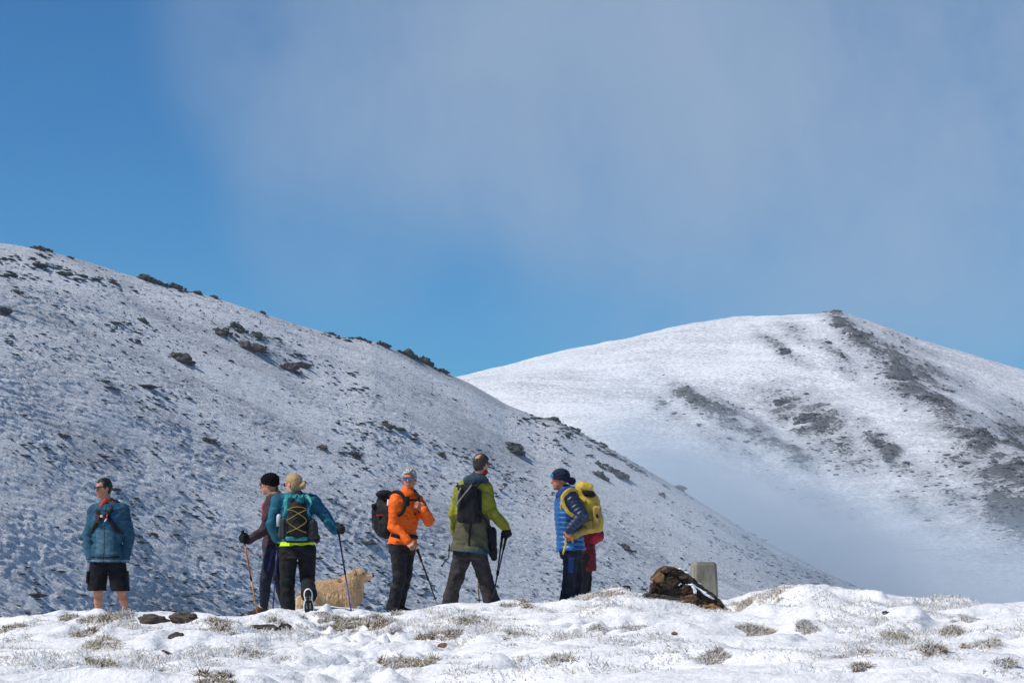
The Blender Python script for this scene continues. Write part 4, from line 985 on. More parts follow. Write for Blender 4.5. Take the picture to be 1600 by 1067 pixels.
f.part('neck_gaiter',[p_cone(f.neck+V3(.03,.0,.02),f.neck+V3(.045,.02,.075),.074,.066)],BLK,.007,.02,.004,20)
f.part('neck_scarf',[p_cone(f.H(.05,.01,-.09),f.H(.02,.05,-.09),.03,.03)],mat('red_scarf','#a8281c','#8c2016',20,.8,.2),.007)
brn=mat('grey_brown_trousers','#3e3a3a','#2c2929',12,.85,.5,50,.2)
f.part('trousers',[f.torso(.032,-.14,.08,0)]+f.legs(.026,1.0,'AB',.030),brn,.008,.03,.014,7)
f.boots((-.25,.85,0),(.5,.75,0),mat('dark_boot','#1d1c1e','#121113',20,.8,.4,60),RUB)
H=f.H
gh=mat('grey_brown_hair','#4a3f38','#2e2722',70,.65,.6,100,.3)
bald=p_ell(H(-.0,-.085,.095),V3(.042,.05,.045),f.fr)
f.hair(gh,front=.06,low=-.03,thick=.006,tuft=.008,bald=bald,seed=2)
f.glasses(mat('thin_frame','#6a5a50','#4a3f38',10,.4,0),mat('clear_lens','#5a646e'),.021)
f.gloves([hB(.009)],BLK);f.gloves([hA(.008)],BLK)
bs=mat('grey_shaft','#2f3238','#202328',10,.35,0);rs=mat('red_band_shaft','#7e1f1f','#5e1818',10,.35,0)
pole(pt,tp,bs,BLK,'left of the two dark poles held by the man in lime sleeves',bs)
pole(pt2,tp2,bs,BLK,'right of the two dark poles held by the man in lime sleeves',bs)
pole(pw(741,838,d+.33),pw(749.5,946,d+.2),bs,BLK,'pole standing between the legs of the man in lime sleeves',mat('tan_shaft','#a08a60','#806c48',10,.4,0))
e=empty('slim_backpack',pw(730,818,d-.2));tag(e,'black slim backpack with grey diagonal strap on the olive jacket','backpack','packs worn by the hikers')
V,Fq=sdf_mesh([p_box(pw(731,787,d-.22),(.115,.06,.225),(V3(1,0,0),V3(0,1,0),nz((.02,0,1))),.05,.25)],.0085,.03,lambda P:.012*np.abs(fbm(P[:,0]*9,P[:,1]*9,P[:,2]*9,3,4))-.004);add('bag',V,Fq,blkr,parent=e)
V,Fq=sdf_mesh([p_box(pw(747,790,d-.17),(.045,.05,.2),(V3(1,0,0),V3(0,1,0),nz((.10,0,1))),.04)],.0085,.03,lambda P:.008*np.abs(fbm(P[:,0]*12,P[:,1]*9,P[:,2]*12,3,9)));add('side_panel',V,Fq,BLK,parent=e)
gs=mat('grey_webbing','#8a8884','#6c6a67',20,.7,0)
V,Fx=tube(curve([pw(712,792,d-.29),pw(720,779,d-.30),pw(732,764,d-.295),pw(737,757,d-.27)],5),.008,8);add('diagonal_strap',V,Fx,gs,parent=e)
V,Fx=tube(curve([pw(713,784,d-.29),pw(716,772,d-.295),pw(720,762,d-.28)],5),.008,8);add('side_cord',V,Fx,gs,parent=e)
strap(f,[pw(718,765,d-.17),pw(716,758,d-.08),pw(714,762,d+.05),pw(712,772,d+.1)],BLK,.022,.5,'shoulder_strap',e)
strap(f,[pw(738,765,d-.17),pw(751,753,d-.13),pw(757,750,d-.03),pw(760,757,d+.06)],BLK,.026,.5,'shoulder_strap',e)
V,Fx=tube(curve([pw(702,850,d-.12),pw(701,870,d-.14),pw(697,874,d-.14),pw(691,884,d-.14)],6),.007,6);add('loose_strap',V,Fx,BLK,parent=e)
V,Fx=tube([pw(691.5,882,d-.14),pw(690,885,d-.14)],[.012,.012],8);add('strap_buckle',V,Fx,BLK,parent=e)
e=empty('camera_bag',pw(771,875,d-.05));tag(e,'black bottle-shaped bag hanging at the right hip of the man in lime sleeves','bag')
V,Fq=sdf_mesh([p_cone(pw(768,830,d-.06),pw(770,862,d-.06),.06,.052),(p_cone(pw(770,862,d-.06),pw(772,871,d-.06),.05,.04),'u',.02)],.0085,.02,lambda P:.008*np.abs(fbm(P[:,0]*12,P[:,1]*9,P[:,2]*12,3,9)));add('case',V,Fq,BLK,parent=e)
strap(f,[pw(741,790,d-.27),pw(752,803,d-.26),pw(762,817,d-.18),pw(768,828,d-.09)],BLK,.017,.5,'carry_strap',e,(0,1,0))
V,Fx=tube(curve([pw(741,800,d-.28),pw(735,825,d-.24),pw(733,850,d-.2),pw(732,868,d-.17)],5),.012,8,.5);add('hanging_strap',V,Fx,BLK,parent=e)

# ===== man in blue puffer with yellow pack =====
d=27.5
f=Fig(d,dict(head=(874.5,750),neck=(884,771),shA=(891,779,-.17),shB=(882,779,.17),elA=(909,806,-.22),elB=(892,808,.2),wrA=(890.5,827,-.24),wrB=(880,828,.10),
  hipA=(893,860,-.09),hipB=(891,860,.09),knA=(890,900,-.09),knB=(902,902,.10),anA=(883,941,-.06),anB=(893,939,.14)),(-.97,-.2,-.1),(.1,-1,0),
  'man in quilted blue jacket and navy headgear, facing left with a yellow pack')
f.br=nz(V3(.05,-1,0));f.bf=V3(-1,-.05,0)
hA=hand_items(f.J['wrA'],pw(886.5,842,d-.24)-f.J['wrA'],(.3,.9,0),(-.9,-.2,.2),(30,45,40),1.06,.0,(.6,.5))
hB=hand_items(f.J['wrB'],(-.3,0,-.8),(.9,0,0),(-.3,.8,.2),(30,40,35))
f.body([hA,hB],mat('weathered_skin','#b87a60','#9f644c',14,.55,.2,90),h=.0065)
bb=mat('bright_blue_nylon','#1a5f9e','#124a82',8,.45,.3,40,.5);nv=mat('navy_nylon','#1b2f52','#13233f',8,.45,.35,40,.5)
def quilt(P):
    z=P[:,2]-f.pel[2]+.012*fbm(P[:,0]*9,P[:,1]*9,P[:,2]*3,2,7);return -.011*np.abs(np.sin(z*math.pi/.058))+.006
jk=[f.torso(.046,.0,1.0,.018,.006)]+[(p_cone(f.neck-V3(0,0,.06),f.neck+V3(0,0,.03),.10,.085),'u',.03)]
def mi(c):
    a,o,z=loc(f,c);m=np.zeros(len(c),int);m[(o<.06)&(z>.30)]=1;m[(o<.075)&(o>-.06)&(z>.1)]=2;m[(z>f.neck[2]-f.pel[2]-.06)]=1;return m
f.part('jacket',jk,[bb,nv,mat('mid_blue_nylon','#1a478c','#143a74',8,.5,.35,40,.4)],.0075,.02,.003,9,mi,quilt)
ax={}
def quiltarm(P):
    best=np.full(len(P),1e9);ph=np.zeros(len(P));off=0
    for q in 'AB':
        L0=0
        for u,v in (('sh','el'),('el','wr')):
            A_,B_=f.J[u+q],f.J[v+q];l=np.linalg.norm(B_-A_);t=((P-A_)@(B_-A_))/(l*l);dd=np.linalg.norm(P-A_-np.clip(t,0,1)[:,None]*(B_-A_),axis=1);mm=dd<best;best[mm]=dd[mm];ph[mm]=(L0+t*l)[mm];L0+=l
    return -.012*np.abs(np.sin(ph*math.pi/.05))+.007
f.part('sleeves',f.arms(.034,'AB',.97),nv,.0075,.02,.004,9,None,quiltarm)
f.part('scarf',[(p_ell(f.neck+V3(.03,-.01,.02),(.115,.12,.07)),'u',.03),(p_cone(f.neck+V3(.05,-.02,.02),f.neck+V3(-.07,-.04,-.03),.06,.05),'u',.03)],mat('royal_blue_fleece','#1c3f94','#15306f',12,.9,.5,60),.0075,.03,.01,12)
nb=mat('navy_headgear','#12233f','#0c182c',18,.85,.5,80)
H=f.H
f.part('beanie',[(p_ell(H(0,-.018,.055),V3(.095,.112,.086),f.fr),'u',.02),(p_ell(H(0,-.02,.015),V3(.094,.108,.05),f.fr),'u',.02),(p_ell(H(0,-.10,-.03),V3(.07,.05,.05),f.fr),'u',.03),((lambda P:((P-f.head)@f.fr[1]*.30-.008-(P-f.head)@f.fr[2]),None,None),'i',.01),],nb,.007,.02,.003,20)
f.part('hood',[(p_ell(H(0,-.145,-.025),V3(.07,.05,.048),f.fr),'u',.02)],nb,.0075,.02,.004,20)
gg=f.part('goggles',[(p_ell(H(.03,.088,.055),V3(.032,.02,.026),f.fr),'u',.01),(p_ell(H(-.035,.088,.055),V3(.032,.02,.026),f.fr),'u',.01)],mat('blue_goggle','#2f86b8','#1c4f80',40,.15,0,1,.7),.006,.01)
f.part('goggle_strap',[(p_ell(H(0,-.018,.052),V3(.098,.115,.02),f.fr),'u',.01),((lambda P:-((P-f.head)@f.fr[1]+.13),None,None),'i',.01)],BLK,.006,.01)
bd_=mat('grey_stubble','#9a8a80','#7c6c62',60,.8,.5,90)
f.part('beard',[(p_ell(H(0,.058,-.086),V3(.032,.034,.026),f.fr),'u',.01)],bd_,.006,.01,.003,40)
dbl=mat('blue_panel','#1b3c7c','#152f62',10,.7,.2)
def mi(c):
    j=f.J;m=np.zeros(len(c),int);ax_=j['knA']-j['hipA'];t=((c-j['hipA'])@ax_)/(ax_@ax_);q=c-j['hipA']-t[:,None]*ax_
    m[(q[:,1]<-.02)&(q[:,0]<.035)&(q[:,0]>-.03)&(t>.25)&(t<.85)]=1;return m
f.part('trousers',[f.torso(.020,-.12,.12,0)]+f.legs(.014,1.02,'AB',.018),[NAVY,dbl],.008,.03,.010,8,mi)
f.boots((-.7,-.4,0),(-.9,.1,0),mat('tan_boot','#7a5a2e','#5c4220',20,.8,.4,60),RUB)
e=empty('yellow_backpack',pw(918,850,d));tag(e,'large yellow rucksack with black mesh pocket on the man in the quilted jacket','backpack','packs worn by the hikers')
yl=mat('yellow_ripstop','#cbb042','#ab9234',10,.65,.5,40,.35);yld=mat('ochre_fabric','#ab8e4a','#8f743a',10,.7,.5,40,.3)
V,Fq=sdf_mesh([p_cone(pw(924,812,d+.02),pw(920,785,d),.135,.12),(p_cone(pw(920,785,d),pw(910,764,d-.02),.115,.095),'u',.05),(p_cone(pw(908,822,d),pw(905,795,d),.11,.10),'u',.06),(p_box(pw(926,818,d),(.115,.15,.10),None,.05),'u',.05)],.0085,.03,lambda P:.014*np.abs(fbm(P[:,0]*9,P[:,1]*9,P[:,2]*7,3,44))-.005);add('bag',V,Fq,yl,parent=e)
V,Fq=sdf_mesh([p_box(pw(916,761,d-.02),(.085,.13,.055),(nz((1,0,-.25)),V3(0,1,0),nz((.25,0,1))),.045)],.008,.02,lambda P:.010*np.abs(fbm(P[:,0]*14,P[:,1]*9,P[:,2]*14,3,44)));add('lid',V,Fq,yl,parent=e)
V,Fq=sdf_mesh([p_ell(pw(920,771,d-.12),(.085,.035,.045),(nz((1,0,-.30)),V3(0,1,0),nz((.30,0,1))))],.007,.02,lambda P:.006*fbm(P[:,0]*40,P[:,1]*40,P[:,2]*40,2,4));add('mesh_pocket',V,Fq,BLK,parent=e)
V,Fq=sdf_mesh([p_box(pw(932,808,d-.12),(.055,.06,.14),(nz((1,0,-.1)),V3(0,1,0),nz((.1,0,1))),.04)],.008,.02,lambda P:.012*np.abs(fbm(P[:,0]*14,P[:,1]*9,P[:,2]*9,3,34)));add('side_pocket',V,Fq,yld,parent=e)
V,Fq=sdf_mesh([p_box(pw(915,821,d-.15),(.09,.04,.07),(nz((1,0,.15)),V3(0,1,0),nz((-.15,0,1))),.03)],.008,.02,lambda P:.012*np.abs(fbm(P[:,0]*14,P[:,1]*9,P[:,2]*9,3,35)));add('lower_pocket',V,Fq,yld,parent=e)
V,Fq=sdf_mesh([p_cone(pw(912,828,d-.20),pw(899,836,d-.235),.045,.04),(p_cone(pw(899,836,d-.235),pw(893,839,d-.22),.04,.03),'u',.03)],.007,.02,lambda P:.006*fbm(P[:,0]*20,P[:,1]*20,P[:,2]*20,2,4));add('hip_belt',V,Fq,yld,parent=e)
strap(f,[pw(902,769,d-.16),pw(894,764.5,d-.24),pw(885,768,d-.27),pw(879,777,d-.265),pw(881,789,d-.265),pw(888,800,d-.28),pw(896,806,d-.27)],yl,.022,.35,'shoulder_strap',e,(0,1,0),10)
strap(f,[pw(880,778,d-.275),pw(877,787,d-.26),pw(876.5,797,d-.25)],yl,.012,.4,'load_strap',e,(0,1,0))
V,Fx=tube(curve([pw(884,840,d-.26),pw(883.5,852,d-.25),pw(879,866,d-.25)],6),.012,8,.4,(0,1,0));add('loose_strap',V,Fx,yl,parent=e)
V,Fx=tube(curve([pw(894.5,839,d-.27),pw(895,848,d-.26)],6),.012,8,.4,(0,1,0));add('loose_strap',V,Fx,yld,parent=e)
V,Fq=sdf_mesh([p_box(pw(933,806,d-.185),(.013,.01,.024),(nz((1,0,.3)),V3(0,1,0),nz((-.3,0,1))),.006)],.005,.01);add('black_buckle',V,Fq,BLK,parent=e)

# ===== person in red, behind the yellow pack =====
d=29.4
f=Fig(d,dict(head=(908,775),neck=(909,792),shA=(899,799,-.16),shB=(912,799,.16),elA=(898,826,-.18),elB=(905,826,.18),wrA=(890,846,-.1),wrB=(896,846,.15),
  hipA=(912,868,-.09),hipB=(914,868,.09),knA=(911,903,-.09),knB=(916,902,.10),anA=(907,936,-.05),anB=(915,935,.12)),(-.97,-.1,-.1),(.1,-1,0),
  'hiker in dark red jacket, mostly hidden behind the man with the yellow pack',hh=.108)
f.br=V3(0,-1,0);f.bf=V3(-1,0,0);f.SW=.85
hx=[hand_items(f.J['wrA'],(-.3,0,-.8),(.9,0,0),(-.3,.8,.2)),hand_items(f.J['wrB'],(-.3,0,-.8),(.9,0,0),(-.3,.8,.2))]
f.body(hx)
rj=mat('dark_red_jacket','#74141f','#5a0f18',9,.75,.45,50,.3)
f.part('jacket',[f.torso(.03,-.32,1.0,.0)]+f.arms(.022,'AB',1.0),rj,.009,.02,.008,9)
f.part('trousers',[f.torso(.005,-.16,.10,0)]+f.legs(.010,1.0,'AB',.02),BLKT,.009,.03,.010,8)
f.part('beanie',[p_ell(f.H(0,-.018,.04),V3(.088,.105,.082),f.fr)],BLK,.009)
f.boots((-1,0,0),(-1,0,0),BLKT,RUB)
e=empty('red_waist_bag',pw(926,850,d));tag(e,'crimson bag bulging out below the yellow rucksack','bag')
V,Fq=sdf_mesh([p_ell(pw(929,836,d),(.125,.14,.11)),(p_ell(pw(918,846,d),(.11,.12,.09)),'u',.05)],.009,.02,lambda P:.014*np.abs(fbm(P[:,0]*9,P[:,1]*9,P[:,2]*9,3,4)));add('bag',V,Fq,mat('crimson_fabric','#9c1830','#7c1226',9,.7,.4,50),parent=e)
V,Fx=tube(curve([pw(923,850,d-.1),pw(925,862,d-.12),pw(924,872,d-.12)],4),.008,6);add('loose_strap',V,Fx,BLK,parent=e)
# ---------- dog ----------
d=29.2
q=lambda px,py,o=0:D(px,py,d+o)
tan=mat('golden_coat','#cfae84','#b08c64',5,.85,.5,60,.2)
it=[(p_cone(q(492,929),q(545,926),.165,.175),'u',.05),(p_cone(q(545,924),q(551,912),.165,.13),'u',.06),(p_cone(q(549,914),q(559,900),.115,.075),'u',.06),
 (p_ell(q(561.5,898),(.085,.075,.072)),'u',.03),(p_cone(q(568,899.5),q(580,901),.044,.026),'u',.02),(p_ell(q(581.5,900.5),(.022,.022,.018)),'u',.01),
 (p_cone(q(567,905),q(577,909.0),.032,.015),'u',.012),
 (p_ell(q(554.5,897.5,-.075),(.034,.020,.062),(nz((1,0,.25)),V3(0,1,0),nz((-.25,0,1)))),'u',.01),(p_ell(q(556,897,.075),(.03,.018,.055)),'u',.01),
 (p_cone(q(484,925),q(473,936),.06,.05),'u',.04),(p_cone(q(473,936),q(469,955),.06,.035),'u',.03)]
for (x,o) in ((547,-.11),(543,.11)):
    it+=[(p_cone(q(x,935,o),q(x-1,952,o),.075,.05),'u',.04),(p_cone(q(x-1,952,o),q(x,968,o),.045,.034),'u',.03),(p_ell(q(x+1.5,971,o),(.055,.035,.028)),'u',.02)]
for (x,o) in ((490,-.10),(487,.10)):
    it+=[(p_cone(q(x,933,o),q(x+4,948,o),.10,.07),'u',.04),(p_cone(q(x+4,948,o),q(x-4,959,o),.06,.038),'u',.03),(p_cone(q(x-4,959,o),q(x-2,969,o),.036,.032),'u',.02),(p_ell(q(x+1,971,o),(.055,.035,.028)),'u',.02)]
fur=lambda P:.013*fbm(P[:,0]*14,P[:,1]*14,P[:,2]*7,3,8)
V,Fq=sdf_mesh(it,.009,.04,fur)
feet=q(520,973);dog=add('dog',V,Fq,tan,base=feet);tag(dog,'shaggy golden dog standing side-on behind the snow, mouth open','dog')
me=dog.data;nrm_=np.empty(len(me.vertices)*3,np.float32);me.vertices.foreach_get('normal',nrm_);nrm_=nrm_.reshape(-1,3)
g=np.random.default_rng(5);sel=g.integers(0,len(V),26000);p=V[sel]+g.normal(0,.004,(len(sel),3));n_=nrm_[sel]
muz=p[:,0]>q(567,900)[0];keep=~muz|(g.random(len(p))<.12);p=p[keep];n_=n_[keep];muz=muz[keep]
flow=np.tile(V3(-.55,0,-.55),(len(p),1));flow[p[:,2]<q(0,925)[2]]=(-.15,0,-.95)
dr=flow+n_*.55+g.normal(0,.22,(len(p),3));dr/=np.linalg.norm(dr,axis=1)[:,None]
ln=g.uniform(.025,.06,len(p))*np.where(muz,.18,np.where(p[:,0]>q(556,0)[0],.5,1))*np.where(p[:,0]<q(480,0)[0],1.3,1)
sd=np.cross(dr,n_);sd/=np.linalg.norm(sd,axis=1)[:,None]+1e-6
wd=.0032
mid=p+dr*ln[:,None]*.55;tip=p+dr*ln[:,None]+V3(0,0,-.008)
Vf=np.stack([p-sd*wd,p+sd*wd,mid+sd*wd*.7,mid-sd*wd*.7,tip],1).reshape(-1,3);o5=np.arange(len(p))*5
Q4=np.stack([o5,o5+1,o5+2,o5+3],1);T3=np.stack([o5+3,o5+2,o5+4],1)
darkn=fbm(p[:,0]*5,p[:,1]*5,p[:,2]*4,3,77)
mi_=np.where(darkn>.36,1,np.where(g.random(len(p))<.35,2,0));mi_[(p[:,0]<q(478,0)[0])]=2;mi_[p[:,0]>q(553,0)[0]]=np.where(g.random((p[:,0]>q(553,0)[0]).sum())<.6,2,0)
m0=mat('fur_tan','#dfc09a','#caa67c',6,.8,0);m1=mat('fur_brown','#a57a50','#8c643e',6,.8,0);m2=mat('fur_cream','#ead2ae','#d8ba8e',6,.8,0)
add('fur',Vf,[Q4,T3],[m0,m1,m2],parent=dog,mi=np.concatenate([mi_,mi_]))
for o_ in (-.083,.083):
    V,Fq=sdf_mesh([(p_ell(q(554.3,898.5,o_),(.036,.016,.055),(nz((1,0,.3)),V3(0,1,0),nz((-.3,0,1)))),'u',.01)],.006,.01,lambda P:.006*fbm(P[:,0]*40,P[:,1]*40,P[:,2]*20,2,4));add('ear',V,Fq,mat('ear_fur','#8a6440','#6c4a2c',20,.85,.4,60),parent=dog)
V,Fq=sdf_mesh([p_ell(q(582.8,899.5),(.018,.022,.016))],.005);add('nose',V,Fq,RUB,parent=dog)
V,Fq=sdf_mesh([p_ell(q(567.5,896.2,-.055),(.010,.008,.009))],.004);add('eye',V,Fq,RUB,parent=dog)
V,Fq=sdf_mesh([p_ell(q(567.5,896.2,.055),(.010,.008,.009))],.004);add('eye',V,Fq,RUB,parent=dog)
V,Fq=sdf_mesh([p_cone(q(569,906,-.005),q(578.5,907.8,-.005),.016,.010)],.005,.01);add('mouth',V,Fq,mat('dark_lips','#33201c','#22140f',20,.5,0),parent=dog)
# ---------- stones, marker post ----------
RK=mat('brown_rock','#6e5644','#1f1a16',11,.9,.9,14,.2,bdist=.03,detail=8)
RKg=mat('grey_slate','#605850','#332e2a',12,.9,.9,20,.2,bdist=.02,detail=8,stretch=(1,1,3))
RKr=mat('reddish_rock','#5a4438','#221a16',12,.9,.9,16,.2,bdist=.02,detail=8)
RKd=mat('dark_olive_rock','#4c443a','#1c1916',11,.9,.9,14,.2,bdist=.03,detail=8)
CS=mat('snow_cap','#f0f2f5','#dfe3e8',12,.7,.3,30,.2)
LIGHT=mat('ochre_rock','#9c7a54','#6a4e36',7,.9,.9,14,.2,bdist=.02,detail=8)
def block(c,half,fr,seed,m,parent,name='stone',tp=0,h=.011,r=.02,amp=.03):
    V,Fq=sdf_mesh([p_box(c,half,fr,r,tp)],h,.02,lambda P:amp*(np.abs(fbm(P[:,0]*6+seed,P[:,1]*6,P[:,2]*9,4,seed))*2.4-.4)+.014*fbm(P[:,0]*22,P[:,1]*22,P[:,2]*30,3,seed+3))
    return add(name,V,Fq,m,parent=parent)
d=25.6
def fr_(az,tilt): # x axis tilts down to the right by tilt degrees
    x=nz((math.cos(R(az))*math.cos(R(tilt)),math.sin(R(az)),-math.sin(R(tilt))));y=nz(np.cross((0,0,1),x));z=np.cross(x,y);return x,y,z
q=lambda px,py,o=0:D(px,py,d+o)
base=q(1066,958)
def p_poly(pts,y0,y1,r=.012):
    """slab: outline in the x-z plane, given thickness along y"""
    W=np.array([D(a,b,d) for a,b in pts])[:,[0,2]];ym=(y0+y1)/2+d;hy=(y1-y0)/2
    def f(P):
        X=P[...,0];Z=P[...,2];dm=np.full(X.shape,1e9);ins=np.zeros(X.shape,bool)
        for k in range(len(W)):
            a=W[k];b=W[(k+1)%len(W)];e=b-a;wx=X-a[0];wz=Z-a[1];t=np.clip((wx*e[0]+wz*e[1])/(e@e),0,1)
            dm=np.minimum(dm,np.hypot(wx-e[0]*t,wz-e[1]*t))
            c=((a[1]>Z)!=(b[1]>Z))&(X<(b[0]-a[0])*(Z-a[1])/((b[1]-a[1]) if abs(b[1]-a[1])>1e-9 else 1e-9)+a[0]);ins^=c
        s2=np.where(ins,-dm,dm)+r;dy=np.abs(P[...,1]-ym)-hy+r
        return np.minimum(np.maximum(s2,dy),0)+np.hypot(np.maximum(s2,0),np.maximum(dy,0))-r
    lo=np.array([W[:,0].min(),d+y0,W[:,1].min()]);hi=np.array([W[:,0].max(),d+y1,W[:,1].max()]);return f,lo,hi
def crag(P,a,sd):
    """cracked, stepped surface"""
    n=fbm(P[:,0]*5+sd,P[:,1]*5,P[:,2]*11+P[:,0]*3,4,sd);n2=fbm(P[:,0]*13,P[:,1]*13+sd,P[:,2]*22,3,sd+1)
    return a*(np.round(n*5)/5*.8+np.abs(n2)*.9-.25)
SL=[('base_slab',[(1003,929),(1010,926),(1040,930),(1066,936),(1068,954),(1003,944)],-.16,.22,RKg,.020,1),
('cap_stone',[(1019,905),(1027,891),(1040,885),(1054,886),(1066,893),(1074,901),(1066,905),(1050,901),(1036,901),(1026,909)],-.13,.20,RK,.028,2),
('nose_stone',[(1018,905),(1030,894),(1036,898),(1033,907),(1024,909)],-.19,.0,LIGHT,.016,3),
('side_stone',[(1015,929),(1016,914),(1021,908),(1030,908),(1031,930)],-.12,.12,RKr,.022,4),
('wedge_stone',[(1027,913),(1036,902),(1052,901),(1062,909),(1054,919),(1036,921)],-.16,.15,RK,.024,5),
('wedge_stone',[(1028,929),(1030,917),(1052,913),(1070,920),(1078,933),(1060,937)],-.14,.18,RKd,.028,6),
('leaning_slab',[(1062,890),(1074,897),(1100,919),(1124,938),(1129,946),(1118,946),(1092,932),(1070,914),(1058,902)],-.10,.24,RKd,.024,7),
('leaning_slab',[(1066,914),(1084,918),(1112,936),(1132,952),(1137,962),(1108,962),(1078,940),(1064,926)],-.16,.14,RKr,.030,8),
('foot_stone',[(1060,932),(1080,930),(1112,948),(1122,962),(1090,964),(1060,952)],-.22,.06,RK,.028,9),
('foot_stone',[(1096,946),(1112,943),(1128,954),(1128,964),(1098,962)],-.26,-.02,LIGHT,.024,10)]
rp=empty('rock_outcrop',base);tag(rp,'craggy brown rock pile with snow on its right side, in front of the concrete post','rock')
for nm,pts,y0,y1,m_,am_,sd in SL:
    V,Fq=sdf_mesh([p_poly(pts,y0,y1)],.009,.01,lambda P,am_=am_,sd=sd:crag(P,am_*1.3,sd));add(nm,V,Fq,m_,parent=rp,smooth=False)
for pts,y0,y1 in (([(1062,888),(1075,895),(1101,917),(1126,937),(1137,955),(1131,955),(1118,938),(1098,922),(1078,904),(1064,894)],-.02,.22),
  ([(1077,915),(1083,914),(1088,923),(1087,928),(1082,927),(1080,920)],-.22,-.05),([(1068,911),(1080,912),(1098,922),(1114,935),(1111,935),(1095,925),(1080,915),(1069,913)],-.20,-.05),([(1128,948),(1138,952),(1146,962),(1130,962)],-.1,.1)):
    V,Fq=sdf_mesh([p_poly(pts,y0,y1,.006)],.008,.01,lambda P:.030*fbm(P[:,0]*18,P[:,1]*12,P[:,2]*18,3,4)+.004);add('snow_patch',V,Fq,CS,parent=rp)
# concrete post, tapering, chamfered corners
d=30.;g0=D(1100,946,d);CON=mat('weathered_concrete','#96917f','#726d62',6,.9,.6,30,.2,bdist=.01,detail=8,stretch=(1,1,.5))
h_=(946-880)/ (F/d)
secs=[(0,.172),(h_*.5,.160),(h_-.02,.148),(h_,.138)];az=R(5);V=[];ch=.22
for (z,w) in secs:
    for k in range(4):
        for sgn in (-1,1):
            a=k*math.pi/2;u=V3(math.cos(a),math.sin(a),0);v=V3(-math.sin(a),math.cos(a),0)
            p=u*w+v*w*(1-ch)*sgn
            V.append(V3(p[0]*math.cos(az)-p[1]*math.sin(az),p[0]*math.sin(az)+p[1]*math.cos(az),z)+g0-V3(0,0,.1)*(z==0))
V=np.array(V);Fx=[]
for i in range(3):
    for k in range(8): Fx.append((i*8+k,i*8+(k+1)%8,(i+1)*8+(k+1)%8,(i+1)*8+k))
c=len(V);V=np.vstack([V,V[24:32].mean(0)]);T3=[(c,24+k,24+(k+1)%8) for k in range(8)]
po=add('survey_post',V,[np.array(Fx),np.array(T3)],CON,base=g0,smooth=False);tag(po,'grey tapered concrete survey post behind the brown rock pile','post')
V,Fq=sdf_mesh([p_box(g0+V3(0,0,h_+.004),(.13,.13,.012),(V3(math.cos(az),math.sin(az),0),V3(-math.sin(az),math.cos(az),0),V3(0,0,1)),.01)],.012,.01);add('cap',V,Fq,CON,parent=po)
# single stones lying in the snow
def stone(px,py,wpx,hpx,m,label,seed,dd=None,flat=1,tilt=0):
    g=hit(px,py) if dd is None else D(px,py,dd);s_=g[1]/F
    w=wpx*s_/2;hh=hpx*s_*.52
    V,Fx=rock((w,w*.62*flat,hh),seed,4,.45);a=R(tilt);X_=V[:,0]*math.cos(a)+V[:,2]*math.sin(a);Z_=-V[:,0]*math.sin(a)+V[:,2]*math.cos(a);V=np.stack([X_,V[:,1],Z_],1)
    n0=V+g+V3(0,0,hh*.15)
    o=add('rock',n0,Fx,m,base=g);tag(o,label,'rock','rocks lying in the snow');return o
stone(244,972,56,24,RKg,'broad grey-brown stone lying in the snow right of the man in shorts',3,tilt=4)
stone(288,971,58,26,RKg,'dark pointed slab beside the broad stone, right of the man in shorts',8,tilt=6)
stone(274,995,28,15,RKg,'brown humped stone in the snow below the dark slab',11)
stone(257,1021,20,11,mat('maroon_rock','#6a4640','#4a302c',9,.9,.7,20),'small maroon stone lying alone in the smooth snow at left',13)
stone(418,983,70,13,RKg,'long flat slab of stone under the woman in the black beanie',17,flat=.8)
stone(444,982,24,15,RKd,'dark end stone at the right tip of the long flat slab',19)
stone(692,1010,16,8,mat('tan_rock','#8a6f54','#5f4a38',9,.9,.7,20),'small tan stone on the snow below the man in lime sleeves',23)
stone(1384,959,14,7,RKd,'small dark stone on the snow at right',29)
stone(1054,990,11,7,mat('tan_rock'  ,'#8a6f54'),'tiny tan stone in a snow hollow below the rock pile',31)
stone(178,1021,14,3,RKr,'thin dark stone edge in the snow at lower left',37)
stone(976,921,26,13,mat('rust_rock','#4a241c','#2a1612',9,.9,.7,20),'low rust-dark stone on the crest between the red-jacket hiker and the rock pile',41,dd=28.6)
# ---------- frosted grass and heath poking through the snow ----------
W_=mat('rime','#efefee','#dedfe0',30,.7,0,1,.3);WS=mat('rimed_straw','#d2bf96','#b29c72',30,.85,0,1,.15);OL=mat('olive_heath','#94833a','#6e602c',30,.9,0,1,.15);BR=mat('brown_heath','#94662f','#6e4a26',30,.9,0,1,.15);GY=mat('grey_twig','#75716a','#55524c',30,.9,0,1,.15)
MATL=[W_,WS,OL,BR,GY]
for m_ in MATL:   # thin blades and ice feathers let light through
    nt=m_.node_tree;b=nt.nodes['Principled BSDF'];tr=nt.nodes.new('ShaderNodeBsdfTranslucent');mxs=nt.nodes.new('ShaderNodeMixShader');mxs.inputs[0].default_value=.45
    src=b.inputs['Base Color'].links[0].from_socket;nt.links.new(src,tr.inputs[0]);out=nt.nodes['Material Output']
    nt.links.new(b.outputs[0],mxs.inputs[1]);nt.links.new(tr.outputs[0],mxs.inputs[2]);nt.links.new(mxs.outputs[0],out.inputs[0])
